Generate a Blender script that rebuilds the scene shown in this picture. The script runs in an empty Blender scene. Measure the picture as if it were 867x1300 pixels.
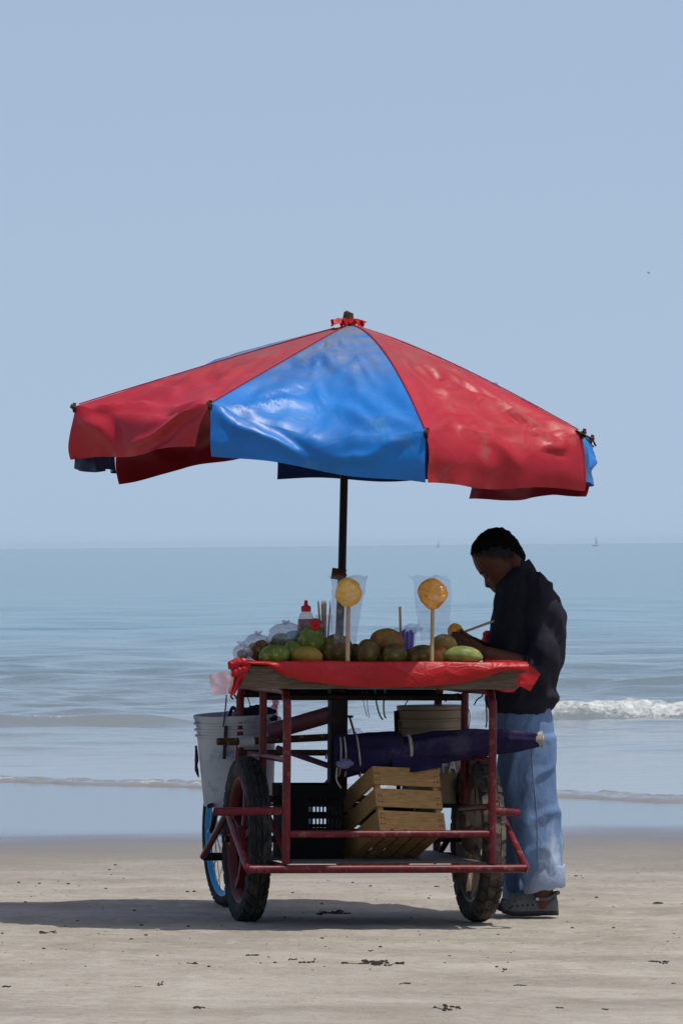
import bpy, bmesh, math, random
import numpy as np
from mathutils import Vector, Matrix, noise as mnoise

# ------------------------------------------------------------------ camera
scene = bpy.context.scene
COL = scene.collection
D, CAMH, F = 24.0, 1.5, 7648.0          # metres to the cart, eye height, focal length in photo pixels
cam_d = bpy.data.cameras.new('camera')
cam = bpy.data.objects.new('camera', cam_d)
COL.objects.link(cam)
cam_d.sensor_fit = 'HORIZONTAL'; cam_d.sensor_width = 36.0
cam_d.lens = 36.0 * F / 867.0
cam_d.clip_start = 0.5; cam_d.clip_end = 60000
CAMROT = Matrix.Rotation(math.radians(90.318), 3, 'X') @ Matrix.Rotation(math.radians(-0.54), 3, 'Z')
cam.matrix_world = Matrix.Translation((0, -D, CAMH)) @ CAMROT.to_4x4()
cam_d.dof.use_dof = True; cam_d.dof.focus_distance = D; cam_d.dof.aperture_fstop = 60
scene.camera = cam

# ------------------------------------------------------------------ sky, sun, exposure
SUN = Vector((0.30, -0.10, 1.0)).normalized()
el = math.asin(SUN.z); az = math.atan2(SUN.x, SUN.y)
world = bpy.data.worlds.new('World'); scene.world = world; world.use_nodes = True
wn = world.node_tree; wn.nodes.clear()
sky = wn.nodes.new('ShaderNodeTexSky'); sky.sky_type = 'NISHITA'; sky.sun_disc = False
sky.sun_elevation = el; sky.sun_rotation = az
sky.altitude = 0; sky.air_density = 1.0; sky.dust_density = 1.0; sky.ozone_density = 1.6
# hazy tropical air: the band near the horizon takes the colour of the sky higher up
wtc = wn.nodes.new('ShaderNodeTexCoord'); wsp = wn.nodes.new('ShaderNodeSeparateXYZ'); wma = wn.nodes.new('ShaderNodeCombineXYZ')
wp = wn.nodes.new('ShaderNodeMath'); wp.operation = 'MULTIPLY'; wq = wn.nodes.new('ShaderNodeMath'); wq.operation = 'MULTIPLY_ADD'
wq.inputs[1].default_value = 3.0; wq.inputs[2].default_value = .165
wnm = wn.nodes.new('ShaderNodeVectorMath'); wnm.operation = 'NORMALIZE'
wn.links.new(wtc.outputs['Generated'], wsp.inputs[0])
wn.links.new(wsp.outputs[0], wma.inputs[0]); wn.links.new(wsp.outputs[1], wma.inputs[1])
wn.links.new(wsp.outputs[2], wp.inputs[0]); wn.links.new(wsp.outputs[2], wp.inputs[1]); wn.links.new(wp.outputs[0], wq.inputs[0]); wn.links.new(wq.outputs[0], wma.inputs[2])
wn.links.new(wma.outputs[0], wnm.inputs[0]); wn.links.new(wnm.outputs[0], sky.inputs['Vector'])
tint = wn.nodes.new('ShaderNodeMix'); tint.data_type = 'RGBA'; tint.blend_type = 'MULTIPLY'
tint.inputs[0].default_value = 1.0; tint.inputs[7].default_value = (1.11, 1.0, .955, 1)
bg = wn.nodes.new('ShaderNodeBackground'); bg.inputs[1].default_value = 0.135
wo = wn.nodes.new('ShaderNodeOutputWorld')
wn.links.new(sky.outputs[0], tint.inputs[6]); wn.links.new(tint.outputs[2], bg.inputs[0])
wn.links.new(bg.outputs[0], wo.inputs[0])
sun_d = bpy.data.lights.new('sun', 'SUN'); sun_d.energy = 3.6; sun_d.angle = math.radians(0.55)
sun_d.color = (1.0, 0.955, 0.89)
sun = bpy.data.objects.new('sun', sun_d); COL.objects.link(sun)
sun.rotation_euler = SUN.to_track_quat('Z', 'Y').to_euler()
sun.location = (6, -3, 20)
scene.view_settings.view_transform = 'Standard'; scene.view_settings.look = 'None'
scene.view_settings.exposure = 0.0; scene.view_settings.gamma = 1.0
scene.view_settings.use_curve_mapping = False

# ------------------------------------------------------------------ helpers
rnd = random.Random(7)
def ray(px, py):
    return CAMROT @ Vector(((px - 433.5) / F, -(py - 650.0) / F, -1.0))
CAMP = Vector((0, -D, CAMH))
def P(px, py, y):
    "point of the world seen at a photo pixel, on the upright plane at depth y"
    d = ray(px, py); t = (y + D) / d.y
    return CAMP + d * t
def ground_z(x, y):
    f = 1 - min(max((y - 1.5) / 5.0, 0), 1); f = f * f * (3 - 2 * f)
    return -0.0175 * 3.0 * math.tanh(x / 3.0) * f

YAW = math.radians(11.5)
CX, CY = 0.069, 0.0
CART = (Matrix.Translation((CX, CY, ground_z(CX, CY))) @ Matrix.Rotation(YAW, 4, 'Z')
        @ Matrix.Rotation(math.radians(1.0), 4, 'Y'))
CARTI = CART.inverted()
def PL(px, py, v):
    "cart-local point seen at a photo pixel, on the cart plane local y = v"
    o = CARTI @ CAMP; d = CARTI.to_3x3() @ ray(px, py)
    t = (v - o.y) / d.y
    return o + d * t
def W(u, v, z): return CART @ Vector((u, v, z))

class MB:
    def __init__(s): s.v = []; s.f = []; s.fm = []; s.m = 0
    def add(s, verts, faces):
        o = len(s.v); s.v += [tuple(p) for p in verts]
        s.f += [tuple(i + o for i in f) for f in faces]; s.fm += [s.m] * len(faces); return s
    def box(s, c, size, rot=None, taper=0):
        hx, hy, hz = [a / 2 for a in size]; vs = []
        for z in (-1, 1):
            k = 1 - taper if z > 0 else 1
            for x, y in ((-1, -1), (1, -1), (1, 1), (-1, 1)):
                p = Vector((x * hx * k, y * hy * k, z * hz))
                if rot is not None: p = rot @ p
                vs.append(p + Vector(c))
        return s.add(vs, [(3, 2, 1, 0), (4, 5, 6, 7), (0, 1, 5, 4), (1, 2, 6, 5), (2, 3, 7, 6), (3, 0, 4, 7)])
    def obox(s, o, a, b, c):
        "box from a corner and three edge vectors"
        o, a, b, c = Vector(o), Vector(a), Vector(b), Vector(c)
        vs = [o, o + a, o + a + b, o + b]; vs += [p + c for p in vs]
        fs = [(3, 2, 1, 0), (4, 5, 6, 7), (0, 1, 5, 4), (1, 2, 6, 5), (2, 3, 7, 6), (3, 0, 4, 7)]
        if a.cross(b).dot(c) < 0: fs = [f[::-1] for f in fs]
        return s.add(vs, fs)
    def tube(s, pts, r, n=10, cap=True):
        pts = [Vector(p) for p in pts]; m = len(pts)
        rs = r if isinstance(r, (list, tuple)) else [r] * m
        ref = None; vs = []; fs = []
        for i, p in enumerate(pts):
            t = (pts[min(i + 1, m - 1)] - pts[max(i - 1, 0)]).normalized()
            if ref is None:
                ref = Vector((0, 0, 1)) if abs(t.z) < .9 else Vector((1, 0, 0))
            a = (ref - t * ref.dot(t)).normalized(); ref = a; b = t.cross(a)
            for k in range(n):
                th = 2 * math.pi * k / n
                vs.append(p + (a * math.cos(th) + b * math.sin(th)) * rs[i])
        for i in range(m - 1):
            for k in range(n):
                k2 = (k + 1) % n
                fs.append((i * n + k, i * n + k2, (i + 1) * n + k2, (i + 1) * n + k))
        if cap:
            fs.append(tuple(range(n - 1, -1, -1))); fs.append(tuple((m - 1) * n + k for k in range(n)))
        return s.add(vs, fs)
    def rings(s, rings, cap=True, closed=False):
        n = len(rings[0]); m = len(rings); vs = [p for r in rings for p in r]; fs = []
        for i in range(m if closed else m - 1):
            j = (i + 1) % m
            for k in range(n):
                k2 = (k + 1) % n
                fs.append((i * n + k, i * n + k2, j * n + k2, j * n + k))
        if cap and not closed:
            fs.append(tuple(range(n - 1, -1, -1))); fs.append(tuple((m - 1) * n + k for k in range(n)))
        return s.add(vs, fs)
    def lathe(s, prof, n=32, M=None, cap=True):
        "profile of (r, z) turned about z"
        M = M or Matrix()
        return s.rings([[M @ Vector((r * math.cos(2 * math.pi * k / n), r * math.sin(2 * math.pi * k / n), z))
                         for k in range(n)] for r, z in prof], cap)
    def ell(s, c, r, rot=None, n=16, m=10, fn=None):
        rr = []
        for i in range(1, m):
            ph = math.pi * i / m
            ring = []
            for k in range(n):
                th = 2 * math.pi * k / n
                p = Vector((math.sin(ph) * math.cos(th), math.sin(ph) * math.sin(th), -math.cos(ph)))
                q = Vector((p.x * r[0], p.y * r[1], p.z * r[2]))
                if fn: q = fn(p, q)
                if rot is not None: q = rot @ q
                ring.append(q + Vector(c))
            rr.append(ring)
        return s.rings(rr)
    def grid(s, pts):
        m = len(pts); n = len(pts[0])
        return s.add([p for r in pts for p in r],
                     [(i * n + k, i * n + k + 1, (i + 1) * n + k + 1, (i + 1) * n + k) for i in range(m - 1) for k in range(n - 1)])
    def mesh(s, name, mats, smooth=True, angle=None):
        me = bpy.data.meshes.new(name); me.from_pydata(s.v, [], s.f)
        for m in (mats if isinstance(mats, (list, tuple)) else [mats]):
            me.materials.append(m)
        if any(s.fm): me.polygons.foreach_set('material_index', s.fm)
        me.polygons.foreach_set('use_smooth', [smooth] * len(me.polygons))
        if smooth and angle: me.set_sharp_from_angle(angle=math.radians(angle))
        me.update(); return me
    def build(s, name, mat, parent=None, smooth=True, angle=40):
        return link(name, s.mesh(name, mat, smooth, angle), parent)
def link(name, data, parent=None):
    o = bpy.data.objects.new(name, data); COL.objects.link(o)
    if parent is not None: o.parent = parent
    return o
def tag(o, label=None, cat=None, group=None, kind=None):
    if label: o['label'] = label
    if cat: o['category'] = cat
    if group: o['group'] = group
    if kind: o['kind'] = kind
    return o
def empty(name, M, label, cat, group=None):
    o = bpy.data.objects.new(name, None); COL.objects.link(o); o.empty_display_size = .1
    o.matrix_world = M if isinstance(M, Matrix) else Matrix.Translation(M)
    return tag(o, label, cat, group)
def recenter(o):
    "move the origin of a top-level mesh built in world coordinates to its base"
    me = o.data
    n = len(me.vertices); a = np.empty(n * 3, 'f'); me.vertices.foreach_get('co', a); a = a.reshape(-1, 3)
    c = (a.min(0) + a.max(0)) / 2; c[2] = a[:, 2].min()
    me.vertices.foreach_set('co', (a - c).ravel()); me.update(); o.location = [float(q) for q in c]
    return o
def bez(pts, n=8):
    "smooth curve through points"
    pts = [Vector(p) for p in pts]; out = []
    for i in range(len(pts) - 1):
        p0 = pts[max(i - 1, 0)]; p1 = pts[i]; p2 = pts[i + 1]; p3 = pts[min(i + 2, len(pts) - 1)]
        for k in range(n):
            t = k / n
            out.append(.5 * (2 * p1 + (p2 - p0) * t + (2 * p0 - 5 * p1 + 4 * p2 - p3) * t * t + (3 * p1 - p0 - 3 * p2 + p3) * t ** 3))
    out.append(pts[-1]); return out
def sm(a, b, x):
    t = min(max((x - a) / (b - a), 0), 1); return t * t * (3 - 2 * t)
def interp(tab, x):
    if x <= tab[0][0]: return tab[0][1]
    for (a, va), (b, vb) in zip(tab, tab[1:]):
        if x <= b: return va + (vb - va) * (x - a) / (b - a)
    return tab[-1][1]
def nz(x, y, z=0): return mnoise.noise(Vector((x, y, z)))

# ------------------------------------------------------------------ materials
def M(name, col, rough=.6, col2=None, scale=8, stretch=(1, 1, 1), bump=0, bscale=60, metal=0, spec=.22,
      wear=None, wscale=20, wamt=.5, trans=0, coat=0, rvar=.0, contrast=.25, bdist=.004, ridged=0, stain=None):
    m = bpy.data.materials.new(name); m.use_nodes = True
    nt = m.node_tree; N = nt.nodes; L = nt.links; b = N['Principled BSDF']
    tc = N.new('ShaderNodeTexCoord'); mp = N.new('ShaderNodeMapping'); mp.inputs['Scale'].default_value = stretch
    L.new(tc.outputs['Object'], mp.inputs[0])
    n1 = N.new('ShaderNodeTexNoise'); n1.inputs['Scale'].default_value = scale; n1.inputs['Detail'].default_value = 6
    L.new(mp.outputs[0], n1.inputs['Vector'])
    rp = N.new('ShaderNodeValToRGB')
    c2 = col2 or tuple(c * .75 for c in col)
    rp.color_ramp.elements[0].position = .5 - contrast; rp.color_ramp.elements[1].position = .5 + contrast
    rp.color_ramp.elements[0].color = (*c2, 1); rp.color_ramp.elements[1].color = (*col, 1)
    L.new(n1.outputs[0], rp.inputs[0]); out = rp.outputs[0]
    if wear:
        n2 = N.new('ShaderNodeTexNoise'); n2.inputs['Scale'].default_value = wscale; n2.inputs['Detail'].default_value = 9
        n2.inputs['Roughness'].default_value = .7
        L.new(mp.outputs[0], n2.inputs['Vector'])
        r2 = N.new('ShaderNodeValToRGB'); r2.color_ramp.elements[0].position = 1 - wamt - .06; r2.color_ramp.elements[1].position = 1 - wamt + .06
        L.new(n2.outputs[0], r2.inputs[0])
        mx = N.new('ShaderNodeMix'); mx.data_type = 'RGBA'; L.new(r2.outputs[0], mx.inputs[0]); L.new(out, mx.inputs[6])
        mx.inputs[7].default_value = (*wear, 1); out = mx.outputs[2]
    if stain:      # grime that has settled round the top of the canopy
        z0, z1, sc_ = stain
        sx = N.new('ShaderNodeSeparateXYZ'); L.new(tc.outputs['Object'], sx.inputs[0])
        zr = N.new('ShaderNodeMapRange'); zr.interpolation_type = 'SMOOTHSTEP'; zr.inputs[1].default_value = z0; zr.inputs[2].default_value = z1; L.new(sx.outputs[2], zr.inputs[0])
        sn = N.new('ShaderNodeTexNoise'); sn.inputs['Scale'].default_value = 7; sn.inputs['Detail'].default_value = 8; sn.inputs['Roughness'].default_value = .7; L.new(tc.outputs['Object'], sn.inputs[0])
        sr = N.new('ShaderNodeMapRange'); sr.inputs[1].default_value = .34; sr.inputs[2].default_value = .60; L.new(sn.outputs[0], sr.inputs[0])
        sm_ = N.new('ShaderNodeMath'); sm_.operation = 'MULTIPLY'; L.new(zr.outputs[0], sm_.inputs[0]); L.new(sr.outputs[0], sm_.inputs[1])
        mx2 = N.new('ShaderNodeMix'); mx2.data_type = 'RGBA'; L.new(sm_.outputs[0], mx2.inputs[0]); L.new(out, mx2.inputs[6]); mx2.inputs[7].default_value = (*sc_, 1); out = mx2.outputs[2]
    L.new(out, b.inputs['Base Color'])
    b.inputs['Roughness'].default_value = rough; b.inputs['Metallic'].default_value = metal
    b.inputs['Specular IOR Level'].default_value = spec
    if coat: b.inputs['Coat Weight'].default_value = coat; b.inputs['Coat Roughness'].default_value = .15
    if rvar:
        mr = N.new('ShaderNodeMapRange'); mr.inputs[3].default_value = max(rough - rvar, .03); mr.inputs[4].default_value = min(rough + rvar, 1)
        L.new(n1.outputs[0], mr.inputs[0]); L.new(mr.outputs[0], b.inputs['Roughness'])
    if bump:
        n3 = N.new('ShaderNodeTexNoise'); n3.inputs['Scale'].default_value = bscale; n3.inputs['Detail'].default_value = 5
        L.new(mp.outputs[0], n3.inputs['Vector'])
        bp = N.new('ShaderNodeBump'); bp.inputs['Strength'].default_value = bump; bp.inputs['Distance'].default_value = bdist
        hh = n3.outputs[0]
        if ridged:
            dn = N.new('ShaderNodeTexNoise'); dn.inputs['Scale'].default_value = 2.5; L.new(mp.outputs[0], dn.inputs['Vector'])
            vm = N.new('ShaderNodeVectorMath'); vm.operation = 'MULTIPLY_ADD'; vm.inputs[1].default_value = (.28, .28, .28); L.new(dn.outputs[1], vm.inputs[0]); L.new(mp.outputs[0], vm.inputs[2])
            for sc_, w_ in ((ridged, .34), (ridged * 2.7, .16)):
                vo_ = N.new('ShaderNodeTexVoronoi'); vo_.feature = 'DISTANCE_TO_EDGE'; vo_.inputs['Scale'].default_value = sc_; L.new(vm.outputs[0], vo_.inputs['Vector'])
                cl_ = N.new('ShaderNodeMapRange'); cl_.interpolation_type = 'SMOOTHSTEP'; cl_.inputs[2].default_value = .10; cl_.inputs[3].default_value = w_; cl_.inputs[4].default_value = 0; L.new(vo_.outputs['Distance'], cl_.inputs[0])
                aa = N.new('ShaderNodeMath'); aa.operation = 'ADD'; L.new(hh, aa.inputs[0]); L.new(cl_.outputs[0], aa.inputs[1]); hh = aa.outputs[0]
        L.new(hh, bp.inputs['Height']); L.new(bp.outputs[0], b.inputs['Normal'])
    if trans:
        o = N['Material Output']; tl = N.new('ShaderNodeBsdfTranslucent'); L.new(out, tl.inputs[0])
        mxs = N.new('ShaderNodeMixShader'); mxs.inputs[0].default_value = trans
        L.new(b.outputs[0], mxs.inputs[1]); L.new(tl.outputs[0], mxs.inputs[2]); L.new(mxs.outputs[0], o.inputs[0])
    return m
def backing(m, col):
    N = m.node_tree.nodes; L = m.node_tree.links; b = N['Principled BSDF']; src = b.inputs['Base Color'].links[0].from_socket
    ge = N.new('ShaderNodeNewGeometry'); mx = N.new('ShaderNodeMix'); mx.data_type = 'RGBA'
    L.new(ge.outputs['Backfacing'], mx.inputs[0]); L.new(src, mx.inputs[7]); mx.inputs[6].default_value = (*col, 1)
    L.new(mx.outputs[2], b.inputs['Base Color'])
def stub(m):
    "close-cropped hair shading into the skin"
    N = m.node_tree.nodes; L = m.node_tree.links; b = N['Principled BSDF']; src = b.inputs['Base Color'].links[0].from_socket
    at = N.new('ShaderNodeAttribute'); at.attribute_name = 'stubble'
    mx = N.new('ShaderNodeMix'); mx.data_type = 'RGBA'; L.new(at.outputs['Fac'], mx.inputs[0]); L.new(src, mx.inputs[6]); mx.inputs[7].default_value = (.004, .0035, .0035, 1)
    L.new(mx.outputs[2], b.inputs['Base Color'])
def film(name, col=(.85, .85, .88), clear=.7, rough=.15, scale=25):
    "thin clear plastic"
    m = bpy.data.materials.new(name); m.use_nodes = True
    nt = m.node_tree; N = nt.nodes; L = nt.links; N.remove(N['Principled BSDF']); o = N['Material Output']
    tr = N.new('ShaderNodeBsdfTransparent'); tr.inputs[0].default_value = (*[.5 + c * .5 for c in col], 1)
    gl = N.new('ShaderNodeBsdfGlossy'); gl.inputs['Roughness'].default_value = rough
    df = N.new('ShaderNodeBsdfTranslucent'); df.inputs[0].default_value = (*col, 1)
    d2 = N.new('ShaderNodeBsdfDiffuse'); d2.inputs[0].default_value = (*col, 1)
    tc = N.new('ShaderNodeTexCoord'); n = N.new('ShaderNodeTexNoise'); n.inputs['Scale'].default_value = scale; n.inputs['Detail'].default_value = 4
    L.new(tc.outputs['Object'], n.inputs[0])
    bp = N.new('ShaderNodeBump'); bp.inputs['Strength'].default_value = .8; bp.inputs['Distance'].default_value = .01
    L.new(n.outputs[0], bp.inputs['Height'])
    for q in (gl, df, d2): L.new(bp.outputs[0], q.inputs['Normal'])
    a = N.new('ShaderNodeMixShader'); a.inputs[0].default_value = .5; L.new(df.outputs[0], a.inputs[1]); L.new(d2.outputs[0], a.inputs[2])
    b = N.new('ShaderNodeMixShader'); b.inputs[0].default_value = .3; L.new(a.outputs[0], b.inputs[1]); L.new(gl.outputs[0], b.inputs[2])
    mr = N.new('ShaderNodeMapRange'); mr.inputs[3].default_value = min(clear + .08, .97); mr.inputs[4].default_value = clear - .35
    mr.inputs[1].default_value = .54; mr.inputs[2].default_value = .80
    L.new(n.outputs[0], mr.inputs[0])
    c = N.new('ShaderNodeMixShader'); L.new(mr.outputs[0], c.inputs[0]); L.new(b.outputs[0], c.inputs[1]); L.new(tr.outputs[0], c.inputs[2])
    L.new(c.outputs[0], o.inputs[0]); return m

MT = {}
MT['red_vinyl'] = M('red_vinyl', stain=(1.06, 1.38, (.19, .085, .070)), col=(.43, .018, .030), rough=.42, col2=(.34, .012, .022), scale=5, bump=.30, bscale=9, wear=(.30, .075, .065), wscale=5, wamt=.38, trans=.08, rvar=.08, bdist=.012, spec=.3, ridged=2.6)
MT['blue_vinyl'] = M('blue_vinyl', stain=(1.04, 1.36, (.20, .19, .165)), col=(.010, .185, .56), rough=.40, col2=(.010, .115, .38), scale=4, bump=.30, bscale=9, wear=(.06, .21, .42), wscale=5, wamt=.38, trans=.05, rvar=.08, bdist=.012, spec=.3, ridged=2.6)
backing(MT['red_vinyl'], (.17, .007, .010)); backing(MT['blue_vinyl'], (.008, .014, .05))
MT['red_plastic'] = M('red_plastic', (.50, .010, .012), .42, (.38, .007, .010), 6, bump=.5, bscale=16, trans=.22, rvar=.1, bdist=.010, spec=.35, ridged=6)
MT['red_paint'] = M('red_paint', (.135, .011, .016), .42, (.075, .007, .010), 12, wear=(.17, .075, .062), wscale=30, wamt=.40, bump=.35, bscale=60, rvar=.12, bdist=.002)
MT['rust'] = M('rust', (.10, .045, .022), .85, (.035, .016, .012), 25, wear=(.30, .20, .12), wscale=40, wamt=.38, bump=.6, bscale=80)
MT['dark_metal'] = M('dark_metal', (.010, .007, .007), .6, (.005, .004, .004), 20, wear=(.05, .022, .015), wscale=18, wamt=.4, bump=.3, bscale=50)
MT['pink_paint'] = M('pink_paint', (.12, .036, .045), .55, (.07, .022, .03), 10, wear=(.09, .05, .04), wscale=22, wamt=.4, bump=.2)
MT['rubber'] = M('rubber', (.020, .020, .0195), .8, (.010, .010, .010), 14, wear=(.055, .050, .042), wscale=9, wamt=.44, bump=.4, bscale=70)
MT['dusty_rubber'] = M('dusty_rubber', (.05, .044, .036), .82, (.024, .022, .020), 10, wear=(.15, .125, .095), wscale=8, wamt=.46, bump=.4, bscale=70)
MT['rim_red'] = M('rim_red', (.08, .008, .010), .5, (.09, .008, .01), 10, wear=(.05, .03, .025), wscale=20, wamt=.38)
MT['rim_alloy'] = M('rim_alloy', (.22, .165, .12), .5, (.10, .075, .055), 10, wear=(.10, .06, .04), wscale=20, wamt=.4, metal=.3)
MT['rim_blue'] = M('rim_blue', (.015, .28, .52), .4, (.01, .20, .42), 12, wear=(.10, .11, .11), wscale=24, wamt=.36)
MT['steel'] = M('steel', (.35, .35, .34), .4, (.22, .21, .2), 15, metal=.8)
MT['table_wood'] = M('table_wood', (.15, .105, .07), .8, (.06, .04, .03), 14, (1, 8, 8), bump=.5, bscale=60, wear=(.25, .20, .145), wscale=30, wamt=.36)
MT['crate_wood'] = M('crate_wood', (.48, .285, .105), .75, (.27, .145, .052), 12, (1.5, 10, 10), bump=.4, bscale=40, wear=(.12, .06, .025), wscale=14, wamt=.38)
MT['stick_wood'] = M('stick_wood', (.52, .36, .21), .7, (.38, .25, .14), 20, (20, 20, 1))
MT['nail'] = M('nail', (.03, .02, .015), .7)
MT['floor_sheet'] = M('floor_sheet', (.13, .125, .12), .6, (.06, .057, .055), 8, wear=(.10, .06, .045), wscale=12, wamt=.4)
MT['black_plastic'] = M('black_plastic', (.004, .004, .0045), .6, (.002, .002, .0025), 12, bump=.1, spec=.06)
MT['bucket_white'] = M('bucket_white', (.52, .53, .52), .5, (.34, .36, .37), 6, wear=(.16, .21, .28), wscale=9, wamt=.40, bump=.15, trans=.05)
MT['bucket_beige'] = M('bucket_beige', (.34, .26, .17), .5, (.23, .17, .11), 6, wear=(.22, .18, .14), wscale=14, wamt=.38)
MT['lettering'] = M('lettering', (.62, .68, .72), .5, (.42, .48, .53), 30)
MT['purple_cloth'] = M('purple_cloth', (.034, .026, .072), .95, (.014, .011, .034), 6, spec=.05, bump=.6, bscale=40, wear=(.060, .052, .085), wscale=7, wamt=.40, bdist=.008)
MT['lilac_cloth'] = M('lilac_cloth', (.26, .23, .38), .9, (.15, .13, .25), 8, bump=.5)
MT['cord'] = M('cord', (.45, .40, .33), .9, (.28, .24, .2), 60)
MT['wire'] = M('wire', (.02, .018, .018), .5)
MT['green_string'] = M('green_string', (.14, .75, .12), .5, (.06, .36, .07), 30, trans=.3)
MT['finial_wood'] = M('finial_wood', (.10, .055, .035), .8, (.035, .02, .015), 30, bump=.5)
MT['pole_paint'] = M('pole_paint', (.012, .007, .007), .5, (.006, .004, .004), 14, wear=(.035, .014, .011), wscale=18, wamt=.38)
MT['skin'] = M('skin', (.115, .042, .021), .5, (.082, .030, .015), 25, bump=.15, bscale=180, bdist=.001)
stub(MT['skin'])
MT['hair'] = M('hair', (.005, .0045, .0045), .8, (.002, .002, .002), 60, (1, 1, 1), spec=.06, bump=.9, bscale=120)
MT['shirt'] = M('shirt', (.026, .025, .034), .92, (.017, .016, .023), 10, spec=.05, bump=.5, bscale=24, bdist=.010)
MT['jeans'] = M('jeans', (.165, .26, .42), .95, (.095, .155, .28), 5, (1, 1, .5), spec=.05, wear=(.38, .46, .57), wscale=3.5, wamt=.42, bump=.6, bscale=55, bdist=.006, contrast=.25)
MT['jeans_cuff'] = M('jeans_cuff', (.34, .40, .52), .95, (.24, .30, .42), 12, spec=.05, bump=.6, bscale=60, bdist=.004)
MT['jeans_seam'] = M('jeans_seam', (.26, .29, .34), .9, (.15, .19, .27), 60)
MT['clog'] = M('clog', (.12, .125, .125), .6, (.085, .09, .09), 15, bump=.2)
MT['clog_sole'] = M('clog_sole', (.03, .03, .035), .7)
MT['white_rivet'] = M('white_rivet', (.6, .6, .6), .4)
MT['hole'] = M('hole', (.01, .01, .01), .8)
MT['film'] = film('film', clear=.90)
MT['film_bag'] = film('film_bag', (.80, .76, .84), .62)
MT['film_haze'] = film('film_haze', (.80, .78, .84), .84)
MT['film_pink'] = film('film_pink', (.86, .44, .46), .32, .25, 40)
MT['bottle_clear'] = film('bottle_clear', (.80, .62, .58), .72, .08, 12)
MT['sauce'] = M('sauce', (.34, .10, .075), .4, (.24, .06, .045), 10, trans=.2)
MT['sauce_dark'] = M('sauce_dark', (.07, .012, .010), .4)
MT['cap_red'] = M('cap_red', (.50, .012, .015), .4, (.42, .01, .012), 12)
MT['purple_straw'] = M('purple_straw', (.26, .18, .62), .5, (.18, .11, .48), 30)
MT['teal_plastic'] = M('teal_plastic', (.03, .28, .26), .45, (.02, .2, .19), 14)
MT['yellow_flesh'] = M('yellow_flesh', (.92, .58, .055), .5, (.85, .45, .03), 16, bump=.4, bscale=30, spec=.4)
MT['orange_flesh'] = M('orange_flesh', (.90, .45, .06), .5, (.78, .32, .03), 14, bump=.4, bscale=30, wear=(.42, .13, .015), wscale=24, wamt=.40)
def mango(name, a, b, wear, wamt=.42, ws=4):
    a = tuple(c * .8 for c in a); b = tuple(c * .7 for c in b)
    return M(name, a, .5, b, 20, spec=.25, contrast=.16, bump=.1, bscale=60, wear=wear, wscale=ws * 10, wamt=wamt, rvar=.06)
MT['mango_green'] = mango('mango_green', (.16, .25, .035), (.085, .15, .025), (.30, .28, .05))
MT['mango_bright'] = mango('mango_bright', (.25, .30, .07), (.17, .23, .05), (.31, .31, .09), .42, 1.6)
MT['mango_red'] = mango('mango_red', (.24, .25, .04), (.27, .085, .03), (.34, .13, .03), .46)
MT['mango_dark'] = mango('mango_dark', (.12, .12, .022), (.10, .045, .016), (.21, .16, .03))
MT['mango_yellow'] = mango('mango_yellow', (.42, .27, .04), (.26, .20, .035), (.16, .08, .02), .40)
MT['weed'] = M('weed', (.05, .036, .026), .9, (.022, .016, .012), 30, bump=.6)
MT['pebble'] = M('pebble', (.085, .068, .055), .9, (.035, .028, .024), 6)
MT['hazed_boat'] = M('hazed_boat', (.52, .60, .68), .8)  # haze painted into the colour: pale blue-grey makes the distant boats faint
MT['bird'] = M('bird', (.06, .06, .07), .9)

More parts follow.
